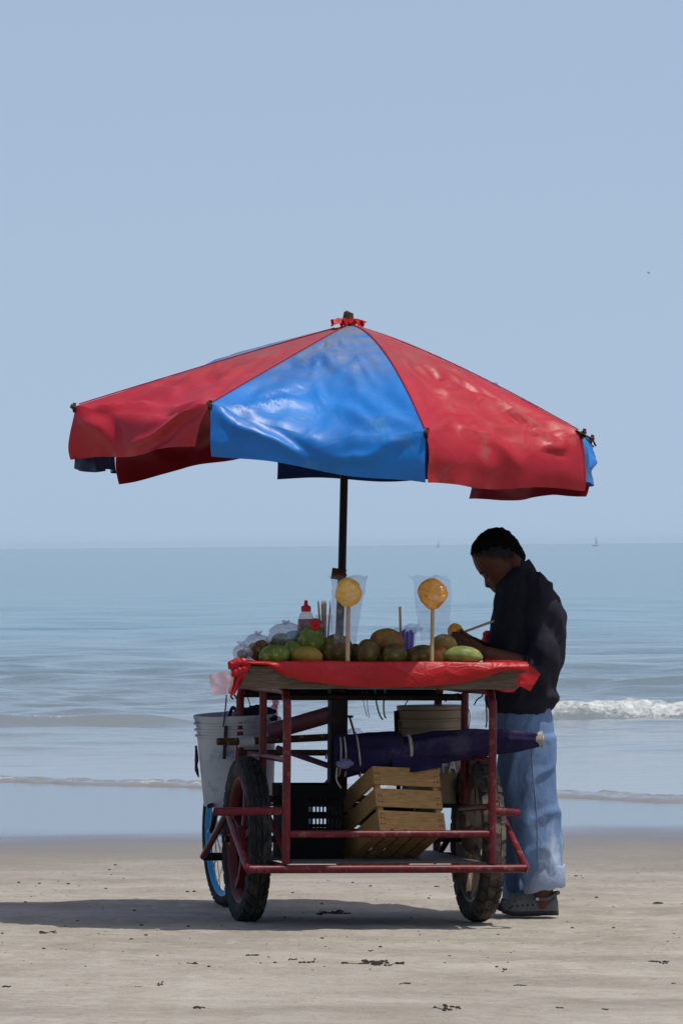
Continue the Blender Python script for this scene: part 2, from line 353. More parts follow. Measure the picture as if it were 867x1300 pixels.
# sand: dry near, glossy and darker where the sea has wetted it
def sand_mat():
    m = bpy.data.materials.new('sand'); m.use_nodes = True
    nt = m.node_tree; N = nt.nodes; L = nt.links; b = N['Principled BSDF']
    tc = N.new('ShaderNodeTexCoord')
    def noi(scale, st=(1, 1, 1), det=6, rough=.6):
        mp = N.new('ShaderNodeMapping'); mp.inputs['Scale'].default_value = st; L.new(tc.outputs['Object'], mp.inputs[0])
        n = N.new('ShaderNodeTexNoise'); n.inputs['Scale'].default_value = scale; n.inputs['Detail'].default_value = det
        n.inputs['Roughness'].default_value = rough
        L.new(mp.outputs[0], n.inputs[0]); return n.outputs[0]
    def math_(op, a, b_=None, c=None):
        q = N.new('ShaderNodeMath'); q.operation = op
        for i, v in enumerate((a, b_, c)):
            if v is None: continue
            if isinstance(v, (int, float)): q.inputs[i].default_value = v
            else: L.new(v, q.inputs[i])
        return q.outputs[0]
    def ramp(x, p0, p1, c0, c1):
        r = N.new('ShaderNodeValToRGB'); r.color_ramp.elements[0].position = p0; r.color_ramp.elements[1].position = p1
        r.color_ramp.elements[0].color = (*c0, 1); r.color_ramp.elements[1].color = (*c1, 1); L.new(x, r.inputs[0]); return r.outputs[0]
    def mix(f, a, b_):
        q = N.new('ShaderNodeMix'); q.data_type = 'RGBA'; L.new(f, q.inputs[0])
        for i, v in ((6, a), (7, b_)):
            if isinstance(v, tuple): q.inputs[i].default_value = (*v, 1)
            else: L.new(v, q.inputs[i])
        return q.outputs[2]
    big = ramp(noi(1.6, (.5, 1, 1), 6), .36, .64, (.330, .304, .250), (.480, .452, .384))
    streak = ramp(noi(4, (.9, 1, 1), 10, .78), .46, .62, (0, 0, 0), (1, 1, 1))
    c = mix(math_('MULTIPLY', streak, .45), big, (.285, .236, .168))
    fine = ramp(noi(30, (.8, 1, 1), 9, .8), .55, .62, (0, 0, 0), (1, 1, 1))
    c = mix(math_('MULTIPLY', fine, .45), c, (.11, .088, .070))
    pale = ramp(noi(8, (.8, 1, 1), 9, .78), .53, .64, (0, 0, 0), (1, 1, 1))
    c = mix(math_('MULTIPLY', pale, .5), c, (.53, .50, .44))
    grain = ramp(noi(420, (1, 1, 1), 2), .3, .7, (.86, .86, .86), (1.1, 1.1, 1.1))
    gm = N.new('ShaderNodeMix'); gm.data_type = 'RGBA'; gm.blend_type = 'MULTIPLY'; gm.inputs[0].default_value = 1
    L.new(c, gm.inputs[6]); L.new(grain, gm.inputs[7]); c = gm.outputs[2]
    sp = N.new('ShaderNodeSeparateXYZ'); L.new(tc.outputs['Object'], sp.inputs[0])
    wet_n = noi(.55, (1, .9, 1), 4)
    yy = math_('ADD', sp.outputs[1], math_('MULTIPLY', math_('SUBTRACT', wet_n, .5), 2.6))
    def rng(x, a, b_):
        q = N.new('ShaderNodeMapRange'); q.interpolation_type = 'SMOOTHSTEP'; q.inputs[1].default_value = a; q.inputs[2].default_value = b_
        L.new(x, q.inputs[0]); return q.outputs[0]
    damp = rng(yy, 1.2, 6.8)      # damp sand: darker
    wet = rng(yy, 3.6, 8.4)       # film of water
    c = mix(damp, c, (.215, .20, .178))
    c = mix(wet, c, (.12, .115, .108))
    L.new(c, b.inputs['Base Color'])
    q = N.new('ShaderNodeMapRange'); q.inputs[3].default_value = .95; q.inputs[4].default_value = .12; L.new(wet, q.inputs[0]); L.new(q.outputs[0], b.inputs['Roughness'])
    q = N.new('ShaderNodeMapRange'); q.inputs[3].default_value = .12; q.inputs[4].default_value = .55; L.new(wet, q.inputs[0]); L.new(q.outputs[0], b.inputs['Specular IOR Level'])
    h = math_('ADD', math_('MULTIPLY', noi(11, (.9, 1, 1), 10, .8), 1.0), math_('MULTIPLY', noi(70, (1, 1, 1), 4), .45))
    bp = N.new('ShaderNodeBump'); bp.inputs['Distance'].default_value = .03
    q = N.new('ShaderNodeMapRange'); q.inputs[3].default_value = .8; q.inputs[4].default_value = .01; L.new(wet, q.inputs[0]); L.new(q.outputs[0], bp.inputs['Strength'])
    L.new(h, bp.inputs['Height']); L.new(bp.outputs[0], b.inputs['Normal'])
    return m
def sea_mat():
    m = bpy.data.materials.new('sea_water'); m.use_nodes = True
    nt = m.node_tree; N = nt.nodes; L = nt.links; b = N['Principled BSDF']
    tc = N.new('ShaderNodeTexCoord')
    def noi(scale, st, det=4, rough=.55):
        mp = N.new('ShaderNodeMapping'); mp.inputs['Scale'].default_value = st; L.new(tc.outputs['Object'], mp.inputs[0])
        n = N.new('ShaderNodeTexNoise'); n.inputs['Scale'].default_value = scale; n.inputs['Detail'].default_value = det; n.inputs['Roughness'].default_value = rough
        L.new(mp.outputs[0], n.inputs[0]); return n.outputs[0]
    sp = N.new('ShaderNodeSeparateXYZ'); L.new(tc.outputs['Object'], sp.inputs[0])
    q = N.new('ShaderNodeMapRange'); q.inputs[1].default_value = 14; q.inputs[2].default_value = 90; L.new(sp.outputs[1], q.inputs[0])
    cr = N.new('ShaderNodeValToRGB'); e = cr.color_ramp.elements
    e[0].color = (.22, .215, .19, 1); e[1].color = (.055, .160, .185, 1); e[1].position = 1
    x = cr.color_ramp.elements.new(.25); x.color = (.14, .17, .165, 1)
    L.new(q.outputs[0], cr.inputs[0])
    at = N.new('ShaderNodeAttribute'); at.attribute_name = 'foam'
    fn = noi(22, (1, .5, 1.6), 9, .8)
    ad = N.new('ShaderNodeMath'); ad.operation = 'ADD'; L.new(at.outputs['Fac'], ad.inputs[0]); L.new(fn, ad.inputs[1])
    fr = N.new('ShaderNodeMapRange'); fr.interpolation_type = 'SMOOTHSTEP'; fr.inputs[1].default_value = .92; fr.inputs[2].default_value = 1.25; L.new(ad.outputs[0], fr.inputs[0])
    mx = N.new('ShaderNodeMix'); mx.data_type = 'RGBA'; L.new(fr.outputs[0], mx.inputs[0]); L.new(cr.outputs[0], mx.inputs[6]); fcr = N.new('ShaderNodeValToRGB'); fcr.color_ramp.elements[0].position = .3; fcr.color_ramp.elements[1].position = .65; fcr.color_ramp.elements[0].color = (.30, .33, .33, 1); fcr.color_ramp.elements[1].color = (.62, .64, .63, 1); L.new(noi(14, (1, .6, 1.5), 7, .7), fcr.inputs[0]); L.new(fcr.outputs[0], mx.inputs[7])
    L.new(mx.outputs[2], b.inputs['Base Color'])
    r = N.new('ShaderNodeMapRange'); r.inputs[3].default_value = .10; r.inputs[4].default_value = .9; L.new(fr.outputs[0], r.inputs[0]); L.new(r.outputs[0], b.inputs['Roughness'])
    b.inputs['IOR'].default_value = 1.333
    s1 = noi(3.2, (.8, 1, 1), 5); s2 = noi(.45, (.8, 1, 1), 5); 
    a1 = N.new('ShaderNodeMath'); a1.operation = 'MULTIPLY'; L.new(s1, a1.inputs[0]); a1.inputs[1].default_value = .028
    a2 = N.new('ShaderNodeMath'); a2.operation = 'MULTIPLY_ADD'; L.new(s2, a2.inputs[0]); a2.inputs[1].default_value = .11; L.new(a1.outputs[0], a2.inputs[2])
    bp = N.new('ShaderNodeBump'); bp.inputs['Strength'].default_value = 1; bp.inputs['Distance'].default_value = 1
    g = N.new('ShaderNodeMapRange'); g.inputs[1].default_value = 13; g.inputs[2].default_value = 40; g.inputs[3].default_value = .12; g.inputs[4].default_value = 1
    L.new(sp.outputs[1], g.inputs[0]); L.new(g.outputs[0], bp.inputs['Strength'])
    L.new(a2.outputs[0], bp.inputs['Height']); L.new(bp.outputs[0], b.inputs['Normal'])
    return m
MT['sand'] = sand_mat(); MT['sea'] = sea_mat()

# ------------------------------------------------------------------ ground and sea
def axis(dense0, dense1, step, lo, hi, g=1.18):
    a = list(np.arange(dense0, dense1 + 1e-6, step)); s = step
    while a[-1] < hi: s *= g; a.append(a[-1] + s)
    s = step; b = [dense0]
    while b[-1] > lo: s *= g; b.append(b[-1] - s)
    return np.array(b[:0:-1] + a)
def grid_mesh(name, X, Y, Z, mat, attr=None):
    r, c = X.shape
    me = bpy.data.meshes.new(name)
    co = np.stack([X, Y, Z], -1).reshape(-1, 3).astype('f')
    i = np.arange(r * c).reshape(r, c)
    q = np.stack([i[:-1, :-1], i[:-1, 1:], i[1:, 1:], i[1:, :-1]], -1).reshape(-1, 4)
    me.vertices.add(len(co)); me.vertices.foreach_set('co', co.ravel())
    me.loops.add(q.size); me.loops.foreach_set('vertex_index', q.ravel().astype('i'))
    me.polygons.add(len(q)); me.polygons.foreach_set('loop_start', np.arange(0, q.size, 4, dtype='i'))
    me.polygons.foreach_set('use_smooth', np.ones(len(q), bool))
    if attr is not None:
        at = me.attributes.new('foam', 'FLOAT', 'POINT'); at.data.foreach_set('value', attr.ravel().astype('f'))
    me.materials.append(mat); me.update(calc_edges=True); me.validate()
    return link(name, me)
def fbm(X, Y, seed, waves, base, amp, aniso=1.0, g=1.6):
    r = np.random.RandomState(seed); Z = np.zeros_like(X)
    for i in range(waves):
        k = base * g ** (i * 8.0 / waves); th = r.uniform(0, 2 * math.pi)
        Z += amp / (g ** (i * 8.0 / waves)) ** .9 * np.sin(k * (X * math.cos(th) * aniso + Y * math.sin(th)) + r.uniform(0, 6.28) + 1.3 * np.sin(k * .37 * Y + r.uniform(0, 6)))
    return Z
def shore(x): return 13.4 - 3.0 * np.tanh(x / 3.0) + .18 * np.sin(x * 2.3) + .10 * np.sin(x * 5.1 + 1)
xs = axis(-2.8, 2.8, .028, -3000, 3000); ys = axis(-3.4, 7.0, .028, -250, 60, 1.15)
GX, GY = np.meshgrid(xs, ys)
f = 1 - np.clip((GY - 1.5) / 5, 0, 1); f = f * f * (3 - 2 * f)
GZ = -.0175 * 3 * np.tanh(GX / 3) * f
dry = 1 - np.clip((GY - 4.5) / 3, 0, 1)
near = np.exp(-(np.maximum(np.abs(GX) - 3, 0) / 4) ** 2)
rough = fbm(GX, GY, 3, 22, 2.0, .0030, .6) + fbm(GX, GY, 5, 30, 14, .0016, .7) + np.random.RandomState(4).normal(0, .0007, GX.shape)
# shallow scuffs and tyre tracks
for (tx, ty, L_, ang, dp) in ((.3, -.72, 3.0, .06, .006), (-.2, -.60, 2.6, .03, .005), (-.9, -1.35, 1.2, .12, .006), (1.0, -1.2, 1.3, -.08, .006), (0.1, -1.9, 1.4, .2, .005)):
    dx = (GX - tx) * math.cos(ang) + (GY - ty) * math.sin(ang); dy = -(GX - tx) * math.sin(ang) + (GY - ty) * math.cos(ang)
    dy = dy + .03 * np.sin(dx * 4)
    rough += np.exp(-(dx / L_) ** 4) * (-dp * np.exp(-(dy / .045) ** 2) + dp * .6 * np.exp(-((dy - .09) / .04) ** 2))
GZ += rough * dry * near - .020 * np.clip((GY - 7) / 4, 0, 1) - np.maximum(GY - shore(GX) + .6, 0) * .02
flat = np.zeros_like(GZ)
ground = grid_mesh('sand_beach', GX, GY, GZ, MT['sand']); tag(ground, 'flat pale grey-brown sandy beach', None, None, 'structure')

ss = axis(-.10, .10, .0011, -2, 2, 1.22)
r1 = list(np.arange(0, 24, .05)); s = .05; yv = [a for a in r1]
while yv[-1] < 12000: s *= 1.014; yv.append(yv[-1] + s)
T, S = np.meshgrid(np.array(yv), ss, indexing='ij')
SX = S * (T + 37.0)
SHX = np.where(np.abs(SX) < 60, shore(SX), shore(SX))
SY = T + SHX * np.exp(-T / 12) + 13.4 * (1 - np.exp(-T / 12))
r = np.random.RandomState(11); SZ = np.zeros_like(SX)
step = np.gradient(SY, axis=0)
for i in range(64):
    lam = .45 * (9 / .45) ** r.uniform(0, 1); th = r.normal(0, .75) ; k = 2 * math.pi / lam
    amp = .0030 * lam ** .75 * r.uniform(.5, 1.2)
    fade = np.clip((lam / step - 3) / 4, 0, 1)
    ph = k * (SX * math.sin(th) + SY * math.cos(th)) + r.uniform(0, 6.28) + 1.1 * np.sin(SX * k * .21 + r.uniform(0, 6)) + .8 * np.sin(SY * k * .13)
    SZ += amp * fade * (np.sin(ph) + .28 * np.sin(2 * ph))
depth_f = np.clip((SY - 15) / 26, 0, 1); depth_f = .06 + .94 * depth_f ** 1.1
SZ = SZ * depth_f
# the low breaker: one crest running along the shore, smooth on one side, breaking white on the other
y0 = 28.2 + .35 * np.sin(SX * .8 + .5) + .12 * np.sin(SX * 2.7)
def smn(a, b, x): t = np.clip((x - a) / (b - a), 0, 1); return t * t * (3 - 2 * t)
A = .105 * (1 - smn(-1.9, -.7, SX)) + .12 * smn(.6, 1.7, SX)
far_dec = np.exp(-(np.maximum(np.abs(SX) - 9, 0) / 12) ** 2)
d = SY - y0
prof = np.where(d < 0, np.exp(-(d / .33) ** 2), np.exp(-(d / 1.5) ** 2))
br = smn(.9, 1.8, SX) * far_dec
turb = fbm(SX, SY, 21, 30, 5.5, .030, 1.0) + fbm(SX, SY, 23, 30, 18, .022, 1.0)
SZ += A * prof * (.3 + .7 * far_dec) * (1 + .12 * np.sin(SX * 3.1)) + turb * br * np.exp(-((d + .15) / .75) ** 2) * .42
foam = br * (np.exp(-((d + .05) / .62) ** 2) * .66)
foam += (1 - smn(-2.4, -1.6, SX)) * far_dec * np.exp(-((d + .05) / .25) ** 2) * .42
foam += .16 * (1 - smn(-1.6, -.9, SX)) * far_dec * np.exp(-((d - .05) / .12) ** 2)
# second low swell behind
for yy0, amp_, a0, a1 in ((39.5, .07, .2, 1.6), (48, .06, -9, -8), (34.5, .05, 1.0, 2.4)):
    d2 = SY - (yy0 + .6 * np.sin(SX * .5 + yy0)); SZ += amp_ * smn(a0, a1, SX) * np.where(d2 < 0, np.exp(-(d2 / .5) ** 2), np.exp(-(d2 / 1.6) ** 2))
# the swash: a lip of water with a line of froth at its front
tl = T
lip = np.exp(-((tl - .35) / .30) ** 2)
SZ += .015 * lip * (1 + .4 * np.sin(SX * 6.3) * np.sin(SX * 2.1 + 1)) + turb * .16 * lip
foam += .58 * np.exp(-((tl - .26) / .30) ** 2) * (.75 + .35 * np.sin(SX * 3.7 + .6) * np.sin(SX * 9.1)) 
d3 = tl - 2.6; foam += 0 * d3
base = -.026
SZ += base
SZ[0, :] = -.05; 
SZ[1, :] = SZ[1, :] * .5 - .02
sea = grid_mesh('sea', SX, SY, SZ, MT['sea'], np.clip(foam, 0, 1)); tag(sea, 'calm grey-blue sea with one low breaking wave', None, None, 'structure')

# ------------------------------------------------------------------ the cart
cart = empty('food_cart', CART, 'red welded tube handcart with three wheels and a plank table', 'cart')
RT = .0155
def ctube(name, pts, r=RT, mat='red_paint', n=10, label=None):
    o = MB().tube(pts, r, n).build(name, MT[mat], cart)
    if label: o['label'] = label
    return o
ZT, HW, HL = PL(340, 876, -.3).z, .410, .50
TZ = PL(480, 843, -.56).z - .012
def side_path(u):
    z0 = .255
    return bez([(u, -HL, z0), (u, -HL, .5), (u, -HL, ZT - .09), (u, -HL + .025, ZT - .025), (u, -HL + .09, ZT), (u, 0, ZT), (u, HL - .09, ZT),
                (u, HL - .025, ZT - .025), (u, HL, ZT - .09), (u, HL, .5), (u, HL, z0)], 6)
for u in (-HW, HW):
    ctube('side_frame', side_path(u), .0165)
    ctube('post', [(u, 0, .47), (u, 0, ZT - .016)], .0155)
    ctube('side_rail', [(u, -HL + .016, .24), (u, HL - .016, .24)])
    ctube('side_rail', [(u, -HL + .016, .66), (u, HL - .016, .66)], .012)
bl = PL(316, 1104, -HL); brr = PL(667, 1104, -HL)
ctube('front_rail', [(bl.x, -HL - .006, .236), (brr.x, -HL - .006, .236)], .0165)
ctube('front_rail', [(-HW + .012, -HL, .372), (HW - .012, -HL, .372)], .0145)
ctube('rear_rail', [(bl.x, HL, .236), (brr.x, HL, .236)], .0165, 'dark_metal')
ctube('rear_rail', [(-HW + .012, HL, ZT - .03), (HW - .012, HL, ZT - .03)], .018, 'dark_metal')
ctube('cross_rail', [(-HW + .012, 0.02, ZT - .034), (HW - .012, 0.02, ZT - .034)], .014, 'dark_metal')
ctube('rear_rail', [(-HW + .012, HL, .47), (HW - .012, HL, .47)], .0145)
# outer wheel guards: an inverted V from front corner over the axle to the rear corner
for sgn, c, apx in ((-1, bl.x, PL(289, 1038, 0)), (1, brr.x, PL(634, 1036, 0))):
    ax_u = apx.x
    ctube('wheel_guard', bez([(c, -HL - .006, .236), (c + sgn * .004, -HL + .03, .250), (ax_u, 0, .44)], 4) + [Vector((c, HL, .236))], .0145)
sl = PL(272, 1031, -.42); sr = PL(658, 1033, -.44)
ctube('hub_stub', [sl, (-HW, -HL + .014, .462)], .0165)
ctube('hub_stub', [(HW, -HL + .014, .462), sr], .0165)
ctube('bracket', [PL(342, 1040, -.1), (-HW + .012, -HL + .03, .27)], .012)
ctube('bracket', [PL(574, 1058, .30), PL(551, 1095, .42)], .012, 'dark_metal')
ctube('bracket', [(HW - .01, -HL + .01, .478), PL(586, 1027, -.05)], .0125)
ctube('axle', [(-.56, 0, .33), (.56, 0, .33)], .013, 'dark_metal')
MB().box((0, 0, .258), (2 * HW - .05, 2 * HL - .05, .006)).build('floor_sheet', MT['floor_sheet'], cart)
# square mast holder
h0 = PL(428.5, 930, .10)
MB().box((h0.x, .10, .2615 + (TZ - .0225 - .2615) / 2), (.068, .068, TZ - .0225 - .2615)).build('mast_socket', MT['dark_metal'], cart)
# table planks
tl_u, tr_u = PL(297, 862, -.555).x, PL(671, 856, -.555).x
for i in range(7):
    v0 = -.555 + i * .158
    a = tl_u + rnd.uniform(0, .02) + (.055 if i == 0 else .19 * (v0 + .56)); b = tr_u - rnd.uniform(0, .02)
    MB().obox((a, v0, TZ - .022), (b - a, 0, 0), (0, .154, 0), (0, 0, .022)).build('table_plank', MT['table_wood'], cart, False)
for v0 in (-.552, -.06, .47):
    MB().obox((tl_u + .005 + .20 * (v0 + .552), v0, TZ - .086), (tr_u - tl_u - .05 - .20 * (v0 + .552), 0, 0), (0, .035, 0), (0, 0, .063)).build('table_beam', MT['table_wood'], cart, False)
for u in (-.45, -.41, .36):
    MB().obox((u, -.515, ZT + .0175), (.03, 0, 0), (0, .98, 0), (0, 0, TZ - .024 - ZT - .0175)).build('table_batten', MT['table_wood'], cart, False)

# wheels -----------------------------------------------------------------
def torus_tyre(mb, R, w, h, n=72, m=14, spread=1.0):
    "R outer radius; w half width; h section height; axis along x"
    rr = []
    for i in range(n):
        th = 2 * math.pi * i / n; ring = []
        for k in range(m):
            a = 2 * math.pi * k / m
            cx = math.copysign(abs(math.cos(a)) ** .75, math.cos(a)) * w; cr = R - h / 2 + math.copysign(abs(math.sin(a)) ** .85, math.sin(a)) * h / 2
            ring.append(Vector((cx, math.cos(th) * cr, math.sin(th) * cr)))
        rr.append(ring)
    mb.rings(rr, closed=True)
def tread(mb, R, w, n, kind):
    def pt(x, th, lift):
        r = R - .018 * (abs(x) / w) ** 2.4 + lift
        return Vector((x, math.cos(th) * r, math.sin(th) * r))
    def block(quad, lift=.007):
        vs = [pt(x, t, -.006) for x, t in quad] + [pt(x * .97, t, lift) for x, t in quad]
        mb.add(vs, [(4, 5, 6, 7), (0, 1, 5, 4), (1, 2, 6, 5), (2, 3, 7, 6), (3, 0, 4, 7)])
    dt = 2 * math.pi / n
    for i in range(n):
        t = i * dt
        if kind == 'chevron':
            for s in (-1, 1):
                q = [(s * .004, t + dt * .55), (s * w * .46, t + dt * .10), (s * w * .46, t + dt * .82), (s * .004, t + dt * 1.27)]
                q = q if s > 0 else q[::-1]; block(q)
                q = [(s * w * .54, t + dt * .12), (s * w * .96, t - dt * .08), (s * w * .96, t + dt * .62), (s * w * .54, t + dt * .84)]
                q = q if s > 0 else q[::-1]; block(q, .006)
        else:
            o = dt * .5 * (i % 2) * 0
            q = [(-w * .40, t), (w * .40, t + dt * .16), (w * .40, t + dt * .86), (-w * .40, t + dt * .70)]; block(q)
            for s in (-1, 1):
                q = [(s * w * .48, t + dt * .5), (s * w * .97, t + dt * .42), (s * w * .97, t + dt * 1.14), (s * w * .48, t + dt * 1.24)]
                q = q if s > 0 else q[::-1]; block(q, .006)
def wheel(u, v, kind, R=.333, rz=0, rspin=0):
    mr = {'chevron': 'rim_red', 'block': 'rim_alloy', 'bike': 'rim_blue'}[kind]
    w = .046 if kind != 'bike' else .020; h = .085 if kind != 'bike' else .042
    Rr = R - h + .012
    rb = MB()      # rim: a channel turned about x
    MX = Matrix.Rotation(math.pi / 2, 4, 'Y')
    hw = w * .80
    prof = [(Rr - .03, -hw * .55), (Rr - .012, -hw * .9), (Rr + .006, -hw), (Rr + .004, -hw * .86), (Rr - .02, -hw * .3), (Rr - .02, hw * .3),
            (Rr + .004, hw * .86), (Rr + .006, hw), (Rr - .012, hw * .9), (Rr - .03, hw * .55), (Rr - .038, 0)]
    n = 56
    rb.rings([[MX @ Vector((r * math.cos(2 * math.pi * k / n), r * math.sin(2 * math.pi * k / n), z)) for r, z in prof] for k in range(n)], closed=True)
    wo_ = rb.build('wheel', MT[mr], cart)
    wo_.location = (u, v, R - .006); wo_.rotation_euler = (rspin, 0, rz)
    t = MB(); torus_tyre(t, R - .007, w, h)
    if kind != 'bike': tread(t, R - .007, w, 34 if kind == 'chevron' else 30, kind)
    else:
        for i in range(60):
            th = 2 * math.pi * i / 60
            t.box((0, math.cos(th) * (R - .004), math.sin(th) * (R - .004)), (.026, .016, .008), Matrix.Rotation(th - math.pi / 2, 3, 'X'))
    t.build('tyre', MT['dusty_rubber' if kind == 'block' else 'rubber'], wo_)
    hub = MB()
    if kind == 'bike': hub.lathe([(.012, -.045), (.03, -.04), (.03, -.034), (.016, -.03), (.016, .03), (.03, .034), (.03, .04), (.012, .045)], 16, MX)
    else: hub.lathe([(.022, -.07), (.045, -.05), (.058, -.03), (.058, .03), (.045, .05), (.022, .07)], 24, MX)
    hub.build('hub', MT['steel' if kind == 'bike' else mr], wo_)
    if kind == 'bike':
        for i in range(28):
            s = 1 if i % 2 else -1; th = 2 * math.pi * i / 28; t2 = th + (.5 if (i // 2) % 2 else -.5)
            MB().tube([(s * .036, math.cos(t2) * .028, math.sin(t2) * .028), (0, math.cos(th) * (Rr - .03), math.sin(th) * (Rr - .03))], .0016, 5).build('spoke', MT['rim_blue'], wo_)
    else:
        for i in range(6 if kind == 'block' else 5):
            th = 2 * math.pi * i / (6 if kind == 'block' else 5)
            c, s_ = math.cos(th), math.sin(th); pr = []
            for r_, ww, tt in ((.05, .020, .020), (.12, .013, .013), (.19, .013, .013), (Rr - .028, .022, .022)):
                d = Vector((0, c, s_)); e = Vector((0, -s_, c)); x = Vector((1, 0, 0))
                pr.append([d * r_ + e * ww + x * tt, d * r_ - e * ww + x * tt, d * r_ - e * ww - x * tt, d * r_ + e * ww - x * tt])
            MB().rings(pr).build('spoke', MT[mr], wo_, True, 30)
    return wo_
tw = .4725
a = wheel(-tw, 0, 'chevron', rspin=.3); a['label'] = 'thick black tyre with chevron tread on a red rim'
a = wheel(tw - .005, 0, 'block', rspin=.55); a['label'] = 'dusty block-tread tyre on a pale spoked rim'
bw = PL(285, 1050, 1.15)
a = wheel(bw.x, 1.15, 'bike', .315, math.radians(4.5)); a['label'] = 'thin bicycle wheel with a bright blue rim'
# fork that carries the small wheel
for s in (-1, 1):
    ctube('fork_arm', [(bw.x + s * .055, 1.15 + s * .004, .31), (bw.x + s * .055, .95, .50), (bw.x + s * .055, HL, .47)], .011, 'dark_metal')
ctube('wheel_axle', [(bw.x - .07, 1.145, .31), (bw.x + .07, 1.155, .31)], .008, 'steel')

# push bars, pipes and fittings seen at the back of the frame
v = .28
ctube('push_bar', [PL(276, 942, v - .04), PL(300, 942, v - .03), PL(423, 936, v)], .0145, 'rust', label='rusty iron push bar')
ctube('push_bar', [PL(302, 956, v + .03), PL(424, 956, v + .03)], .0125, 'rust', label='rusty iron push bar')
ctube('bar_sleeve', [PL(303, 943, v - .03), PL(322, 942, v - .026)], .0205, 'bucket_white', 14, 'grey plastic sleeve on the push bar')
ctube('brace_pipe', [PL(345, 929, .36), PL(424, 906, .14)], .034, 'pink_paint', 16, 'thick faded pink pipe')
ctube('brace_pipe', [PL(352, 950, .36), PL(424, 975, .14)], .012, 'pink_paint', 10, 'thin faded pink pipe')
ctube('corner_brace', [PL(410, 1000, .2), PL(424, 985, .13)], .010, 'red_paint')
ctube('bolt', [PL(414, 958, v - .02), PL(414, 964, v - .02)], .004, 'steel')
ctube('bolt', [PL(436, 910, .04), PL(448, 910, .02)], .005, 'dark_metal')
# strings and wire tied under the table
def cstring(pts, r, mat, label=None):
    ctube('string', bez(pts, 5), r, mat, 6, label)
cstring([PL(476, 876, .1), PL(478, 893, .1), PL(482, 908, .1), PL(486, 914, .1)], .0035, 'green_string', 'green plastic string')
cstring([PL(489, 876, .1), PL(487, 895, .1), PL(488, 908, .1), PL(490, 912, .1)], .0035, 'green_string', 'green plastic string')
cstring([PL(460, 878, .1), PL(462, 895, .1), PL(466, 910, .1)], .0015, 'cord')
cstring([PL(465, 878, .1), PL(467, 900, .1), PL(469, 912, .1)], .0015, 'cord')
cstring([PL(523, 884, .25), PL(516, 892, .25), PL(511, 902, .25)], .0022, 'wire')
cstring([PL(565, 891, .0), PL(574, 883, .0), PL(583, 881, .0)], .003, 'wire')
cstring([PL(602, 895, -.2), PL(606, 888, -.2), PL(612, 884, -.3), PL(614, 874, -.35)], .003, 'wire')
cstring([PL(592, 895, .1), PL(596, 905, .1), PL(596, 918, .1), PL(594, 928, .1)], .0018, 'wire')
cstring([PL(617, 893, -.4), PL(618, 912, -.4), PL(617, 924, -.4)], .003, 'wire')
cstring([PL(296, 888, .5), PL(293, 884, .5), PL(297, 882, .5), PL(301, 888, .5), PL(306, 892, .5), PL(308, 884, .5)], .0035, 'rust', 'rusty bent wire hook')
cstring([PL(312, 880, .5), PL(316, 890, .5), PL(318, 900, .5)], .002, 'wire')
cstring([PL(444, 911, .05), PL(448, 925, .0), PL(450, 932, -.04)], .0045, 'rust')

# ------------------------------------------------------------------ beach umbrella
UY = .28
apex = P(441.5, 413, UY); foot = W(h0.x, .10, TZ + .002)
clampp = P(434, 732, UY)
UR = 1.075
phis = [-28.8 + 45 * k for k in range(8)]      # 0 A, 1 B, 2 R, 3, 4, 5, 6 rear-left, 7 L
tip_py = {0: 512, 1: 547, 2: 548, 7: 515}
tip_px = {0: 268, 1: 540, 2: 737, 7: 97, 3: 747}
tip_z = {3: 1.93, 4: 2.0, 5: 2.045, 6: 2.075}
tip_pow = [1.03, 1.75, 1.25, 1.15, 1.1, 1.1, 1.1, 1.05]
tips = []
for k, ph in enumerate(phis):
    a = math.radians(ph); x = apex.x + UR * math.sin(a); y = UY - UR * math.cos(a)
    if k in tip_px:
        x = P(tip_px[k], 540, y).x
    if k in tip_py:
        d = ray(0, tip_py[k]); px = 433.5 + x / (y + D) * F
        z = P(px, tip_py[k], y).z
    else: z = tip_z[k]
    tips.append(Vector((x, y, z)))
umb = empty('beach_umbrella', foot, 'big worn beach umbrella of alternating red and blue vinyl panels', 'umbrella')
UI = Matrix.Translation(foot).inverted()
def ub(mb, name, mat, parent=umb, **k):
    mb.v = [tuple(UI @ Vector(p)) for p in mb.v]
    return mb.build(name, MT[mat], parent, **k)
top = apex + Vector((0.002, 0, .045))
pole = MB().tube([foot + Vector((0, 0, .002)), clampp, apex + Vector((0, 0, .03))], [.0165, .0165, .0150], 14)
ub(pole, 'pole', 'pole_paint')
ub(MB().box(P(430, 729, UY) , (.058, .05, .045), Matrix.Rotation(.15, 3, 'Y')).tube([P(423, 724, UY - .03), P(440, 731, UY - .03)], .006, 6), 'pole_clamp', 'rust')
ub(MB().tube([apex + Vector((0, 0, .012)), apex + Vector((.002, 0, .03)), apex + Vector((.004, 0, .052)), apex + Vector((.006, 0, .056))], [.024, .022, .019, .012], 12), 'finial', 'finial_wood')
rf = MB()     # gathered red collar under the finial
pts = []
for j in range(5):
    row = []
    for k in range(97):
        th = 2 * math.pi * k / 96
        r_ = .016 + .052 * (j / 4) * (1 + .16 * math.sin(5 * th + 1) + .10 * math.sin(13 * th))
        z_ = .026 - .018 * (j / 4) ** 2 + .011 * (j / 4) * (math.sin(9 * th) + .6 * math.sin(17 * th + 2))
        row.append(apex + Vector((r_ * math.cos(th), r_ * math.sin(th), z_)))
    pts.append(row)
rf.grid(pts); ub(rf, 'collar', 'red_plastic')
def ribpt(k, t):
    q = apex.lerp(tips[k], t); q.z = apex.z - (apex.z - tips[k].z) * t ** tip_pow[k]; return q
